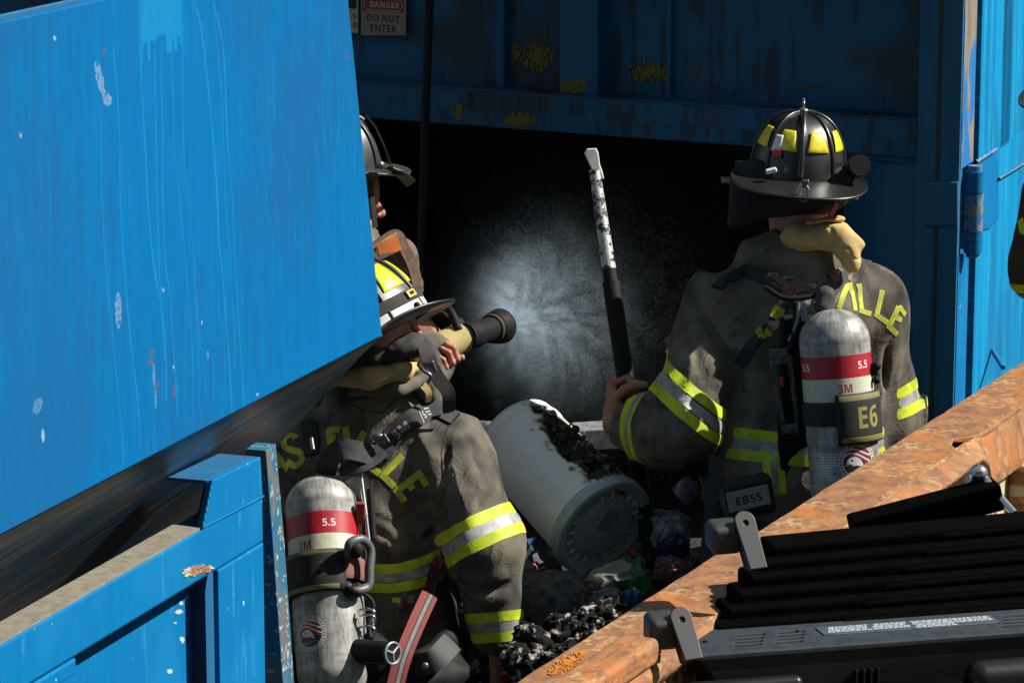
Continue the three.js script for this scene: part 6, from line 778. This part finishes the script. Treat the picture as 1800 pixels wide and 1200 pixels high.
  sheet('plastic_bag', 'small blue bag at the rim edge below the green bag', 'plastic bag', 1112, 1048, 8.4, 0.07, 0.05, film([0.012, 0.07, 0.17], [0.008, 0.03, 0.07]), 0.03, 16, 0.02);
  sheet('cloth', 'grey cloth fold left of the blue bag', 'cloth', 1068, 1052, 8.42, 0.1, 0.08, cl([0.14, 0.15, 0.16], [0.05, 0.05, 0.05]), 0.035, 12, 0.03);
  sheet('cloth', 'brown rag between the grey cloth and the towel', 'cloth', 1018, 1052, 8.45, 0.08, 0.1, cl([0.1, 0.055, 0.04], [0.04, 0.025, 0.02]), 0.035, 14, 0.03);
  sheet('cloth', 'pale cloth behind the left end of the bucket', 'cloth', 845, 755, 9.0, 0.12, 0.08, cl([0.1, 0.11, 0.12], [0.05, 0.05, 0.05]), 0.03, 12, 0.03);
  // board behind the bucket
  tag(mesh('board', [rbox(P(1058, 770, 9.1), 0.2, 0.06, 0.02, V(1, 0.02, -0.2), V(0, 1, 0.15).normalize(), 0.004), rbox(P(1065, 750, 9.12), 0.18, 0.02, 0.05, V(1, 0.02, -0.2), V(0, 1, 0.15).normalize(), 0.004)], std(grime([0.2, 0.215, 0.22], [0.09, 0.09, 0.09], 0.6, 6), 0.6), scene), 'grey board edge behind the burnt side of the bucket', 'board');
  tag(mesh('board', rbox(P(1155, 905, 8.75), 0.16, 0.012, 0.1, V(0.9, -0.15, -0.3), UPV, 0.003), std(grime([0.14, 0.16, 0.2], [0.06, 0.06, 0.07], 0.6, 6), 0.6), scene), 'flat grey-blue board right of the bucket lid under the white film', 'board');
  // charred lumps with pale ash
  const CR = crumple(77, 26, 9);
  const ash = (x, y, z, n) => mix3([0.012, 0.011, 0.011], [0.34, 0.31, 0.27], sst(0.58, 0.7, fbm(x * 60, y * 60, z * 60, 3)) * sst(-0.2, 0.5, fbm(x * 13, y * 13, z * 13, 2))), am = new THREE.MeshPhysicalMaterial({ vertexColors: true, roughness: 0.95, specularIntensity: 0.2 });
  for (const [l, pts] of [['charred log with white ash lying at the rusty rim', [[1010, 1100, 8.2, 1072, 1072, 8.3, 0.032]]], ['charred lump with ash beside the stooping firefighter\'s hand', [[925, 1118, 8.2, 940, 1130, 8.15, 0.032]]], ['charred lump between the ashy log and the grey cloth', [[975, 1095, 8.25, 985, 1112, 8.2, 0.024]]], ['cream ash cluster lowest in the container by the orange rust spot', [[945, 1150, 8.0, 965, 1158, 7.98, 0.02]]], ['thin charred stick end poking over the rim', [[1015, 1125, 8.1, 1040, 1115, 8.1, 0.014]]], ['black charred heap lowest beside the rim', [[920, 1175, 8.0, 1000, 1150, 8.0, 0.03], [900, 1150, 8.1, 940, 1190, 8.0, 0.03]]]]) tag(mesh('charred_lump', soft(pts.map(q => c(...q)), 0.004, (x, y, z) => 0.05 * CR(x, y, z) + 0.02 * CR(x * 2.7, y * 2.7, z * 2.7), ash).geo, am, scene), l, 'charred wood');
}

// ---------------------------------------------------------------- black appliance leaning over the rim, lower right
{
  const K = 1.14, P = (u, v, d) => dirOf(u, v).multiplyScalar(d * K).add(EYE), RB = (c, x, y, z, ex, ey, r, sg, me) => rbox(c, x * K, y * K, z * K, ex, ey, r === undefined ? 0.004 : r * K, sg, me);
  const az = 76, ex = V(Math.sin(rad(az)), 0, -Math.cos(rad(az))), nz = V(Math.cos(rad(az)), 0, Math.sin(rad(az))), t = thing('appliance', 'black ribbed appliance casing with vents and hinge arms in the foreground', 'appliance', P(1500, 1180, 5.5).setY(0));
  const c0 = P(1226, 1152, 5.5), Y = c0.y, HP = { o: V(0, Y, 0), n: UPV, ex: V(1, 0, 0), ey: V(0, 0, -1) }, W = 0.9, D = 0.128, gloss = phys([0.01, 0.01, 0.0095], { roughness: 0.4, clearcoat: 0.12, clearcoatRoughness: 0.25, specularIntensity: 0.5, bumpMap: grainBump, bumpScale: 0.0002 });
  const o = (x, y, z) => c0.clone().addScaledVector(ex, x * K).add(V(0, y * K, 0)).addScaledVector(nz, z * K), deckM = std(grime([0.024, 0.034, 0.044], [0.014, 0.019, 0.025], 0.7, 3), 0.6); void HP;
  const plY = { o: c0, ex, ey: nz.clone().negate(), n: UPV.clone() }, F = (x, z) => o(x, 0, -z);
  const slots = []; for (const sx of [0.075, 0.145, 0.54, 0.61]) for (let k = 0; k < 4; k++) slots.push([F(sx + 0.008 * k, 0.035 + 0.018 * k), F(sx + 0.045 + 0.008 * k, 0.035 + 0.018 * k), F(sx + 0.045 + 0.008 * k, 0.044 + 0.018 * k), F(sx + 0.008 * k, 0.044 + 0.018 * k)]);
  mesh('deck', slab([F(0, 0), F(W, 0), F(W, D + 0.02), F(0.02, D + 0.02)], plY, 0.012, 0.003, slots), deckM, t, 'dusty top strip with vent slots');
  mesh('deck_edge', bar(o(0.004, 0.001, -0.004), o(0.018, 0.001, -D), 0.003, 0.003, 8), M.steel, t); for (const [x, z] of [[0.035, 0.07], [0.2, 0.09]]) mesh('screw', bar(F(x, z), F(x, z).add(V(0, 0.003, 0)), 0.004, 0.004, 10), M.rubber, t);
  mesh('printed_text', RB(F(0.39, 0.078).add(V(0, 0.0012, 0)), 0.31, 0.002, 0.044, ex.clone().addScaledVector(nz, 0.0), UPV, 0.0005, 2, false), std(ctex(1024, 160, (c, w, h) => { c.fillStyle = '#3d4853'; c.fillRect(0, 0, w, h); c.fillStyle = '#b9c2c6'; const R = rng(4); for (let l = 0; l < 6; l++) { let x = 30 + 8 * (5 - l); while (x < w - 20) { const q = 8 + 26 * R(); if (!((x > 270 && x < 300) || (x > 500 && x < 525) || (x < 520 && l > 4) || (x > 520 && l > 3 && x > 760))) c.fillRect(x, 12 + l * 24, Math.min(q, w - 20 - x), 13); x += q + 6; } } }), 0.6), t, 'block of small white print');
  const body = new THREE.Group(); void body;
  mesh('casing', [slab([o(0.005, -0.006, -0.004), o(0.03, -0.05, -0.004), o(0.1, -0.4, -0.004), o(W, -0.4, -0.004), o(W, -0.006, -0.004)], { o: o(0, 0, -0.004), ex, ey: UPV.clone(), n: nz }, 0.3, 0.006)], gloss, t);
  mesh('front_slot', [0, 1, 2, 3].map(k => RB(o(0.273 + 0.0125 * k, -0.06, -0.002), 0.0035, 0.032, 0.006, ex.clone(), V(-0.12, 1, 0).normalize(), 0.001)), M.rubber, t).userData.kind = 'stuff';
  mesh('front_tray', RB(o(0.08, -0.1, 0.03), 0.16, 0.1, 0.06, ex, UPV, 0.03, 5), M.blackPlastic, t); mesh('tray_bezel', RB(o(0.075, -0.075, 0.014), 0.2, 0.07, 0.03, ex, UPV, 0.014, 4), gloss, t);
  mesh('grip_handle', tube([o(0.24, -0.125, 0.0), o(0.28, -0.085, 0.03), o(0.34, -0.078, 0.04), o(0.42, -0.08, 0.04), o(0.48, -0.115, 0.0)], 0.026, 40, 14), M.blackPlastic, t);
  mesh('side_pod', RB(o(0.56, -0.1, 0.03), 0.22, 0.13, 0.06, ex, UPV, 0.05, 6), gloss, t); mesh('dial_ring', new THREE.TorusGeometry(0.035, 0.0045, 10, 40).applyMatrix4(basis(ex, UPV, nz, o(0.53, -0.125, 0.062))), M.steel, t);
  // stack of ribs stepping up and back
  [[1249, 1096], [1268, 1068], [1288, 1040], [1308, 1012], [1329, 986], [1346, 958]].forEach(([u, v], k) => { const d = 5.66 + 0.028 * k, p = P(u, v, d), dd = V(ex.x, 0.01 + 0.004 * k, ex.z).normalize(), len = 0.95 * K; mesh('rib', [RB(p.clone().addScaledVector(dd, len / 2).add(V(0, -0.025, -0.02)), 0.95, 0.05, 0.075, dd, UPV, 0.009, 4), RB(p.clone().addScaledVector(dd, 0.52 + 0.02 * k).add(V(0, -0.012, 0.012)), 0.46, 0.014, 0.03, dd, UPV, 0.006, 3)], M.blackPlastic, t); });
  { const A = P(1500, 912, 5.98), B = P(1760, 845, 6.0), d = B.clone().sub(A); mesh('rear_cover', RB(A.clone().add(B).multiplyScalar(0.5).add(V(0, -0.03, -0.02)), d.length() / K, 0.05, 0.06, d.clone().normalize(), UPV, 0.006, 3), M.blackPlastic, t); }
  // hinge arms: steel links with black stop blocks
  for (const [bu, bv, bw, bh, tu, tv, eu, ev, d] of [[1272, 942, 0.054, 0.05, 1308, 918, 1332, 1000, 5.72], [1163, 1107, 0.05, 0.052, 1196, 1088, 1218, 1160, 5.46]]) {
    mesh('stop_block', RB(P(bu, bv, d), bw, bh, 0.06, V(0.98, 0.03, -0.2), V(-0.05, 1, 0.1).normalize(), 0.012, 4), std(grime([0.035, 0.036, 0.036], [0.018, 0.018, 0.018], 0.6, 3), 0.55), t);
    const A = P(tu, tv, d - 0.02), B = P(eu, ev, d - 0.05), ax = B.clone().sub(A), len = ax.length(), sh = new THREE.Shape(); sh.absarc(0, 0, 0.017 * K, 0, Math.PI, false); sh.lineTo(-0.014 * K, -len); sh.lineTo(0.014 * K, -len); sh.closePath(); const ho = new THREE.Path(); ho.absarc(0, -0.004, 0.007, 0, 7, true); sh.holes.push(ho); const g = new THREE.ExtrudeGeometry(sh, { depth: 0.006, bevelEnabled: true, bevelSize: 0.002, bevelThickness: 0.002, bevelSegments: 2, curveSegments: 16 }), ey = ax.clone().normalize().negate(), nn = V(0.35, 0.12, 0.93).addScaledVector(ey, -V(0.35, 0.12, 0.93).dot(ey)).normalize(); g.applyMatrix4(basis(ey.clone().cross(nn), ey, nn, A)); mesh('hinge_link', g, std([0.04, 0.04, 0.04], 0.4, 0.6), t); mesh('bolt', bar(A.clone().addScaledVector(ey, -0.004).addScaledVector(nn, -0.02), A.clone().addScaledVector(ey, -0.004).addScaledVector(nn, 0.004), 0.0062, 0.0062, 12), M.rubber, t);
    mesh('link_flange', RB(A.clone().lerp(B, 0.55).addScaledVector(ey.clone().cross(nn), -0.014).addScaledVector(nn, -0.008), 0.006, len * 0.8 / K, 0.024, ey.clone().cross(nn), ey, 0.002), M.rubber, t);
  }
  mesh('support_rod', [tube([P(1708, 880, 6.05), P(1708, 850, 6.05), P(1712, 833, 6.05), P(1724, 832, 6.04), P(1738, 848, 6.02), P(1760, 875, 6.0), P(1784, 902, 5.98)], 0.008, 60, 12), ball(P(1721, 832, 6.03), 0.019)], M.chrome, t);
}
// ground clutter ends here
scene.traverse(o => { if (o.material && !Array.isArray(o.material)) o.material.side = THREE.DoubleSide; });
renderer.render(scene, camera);
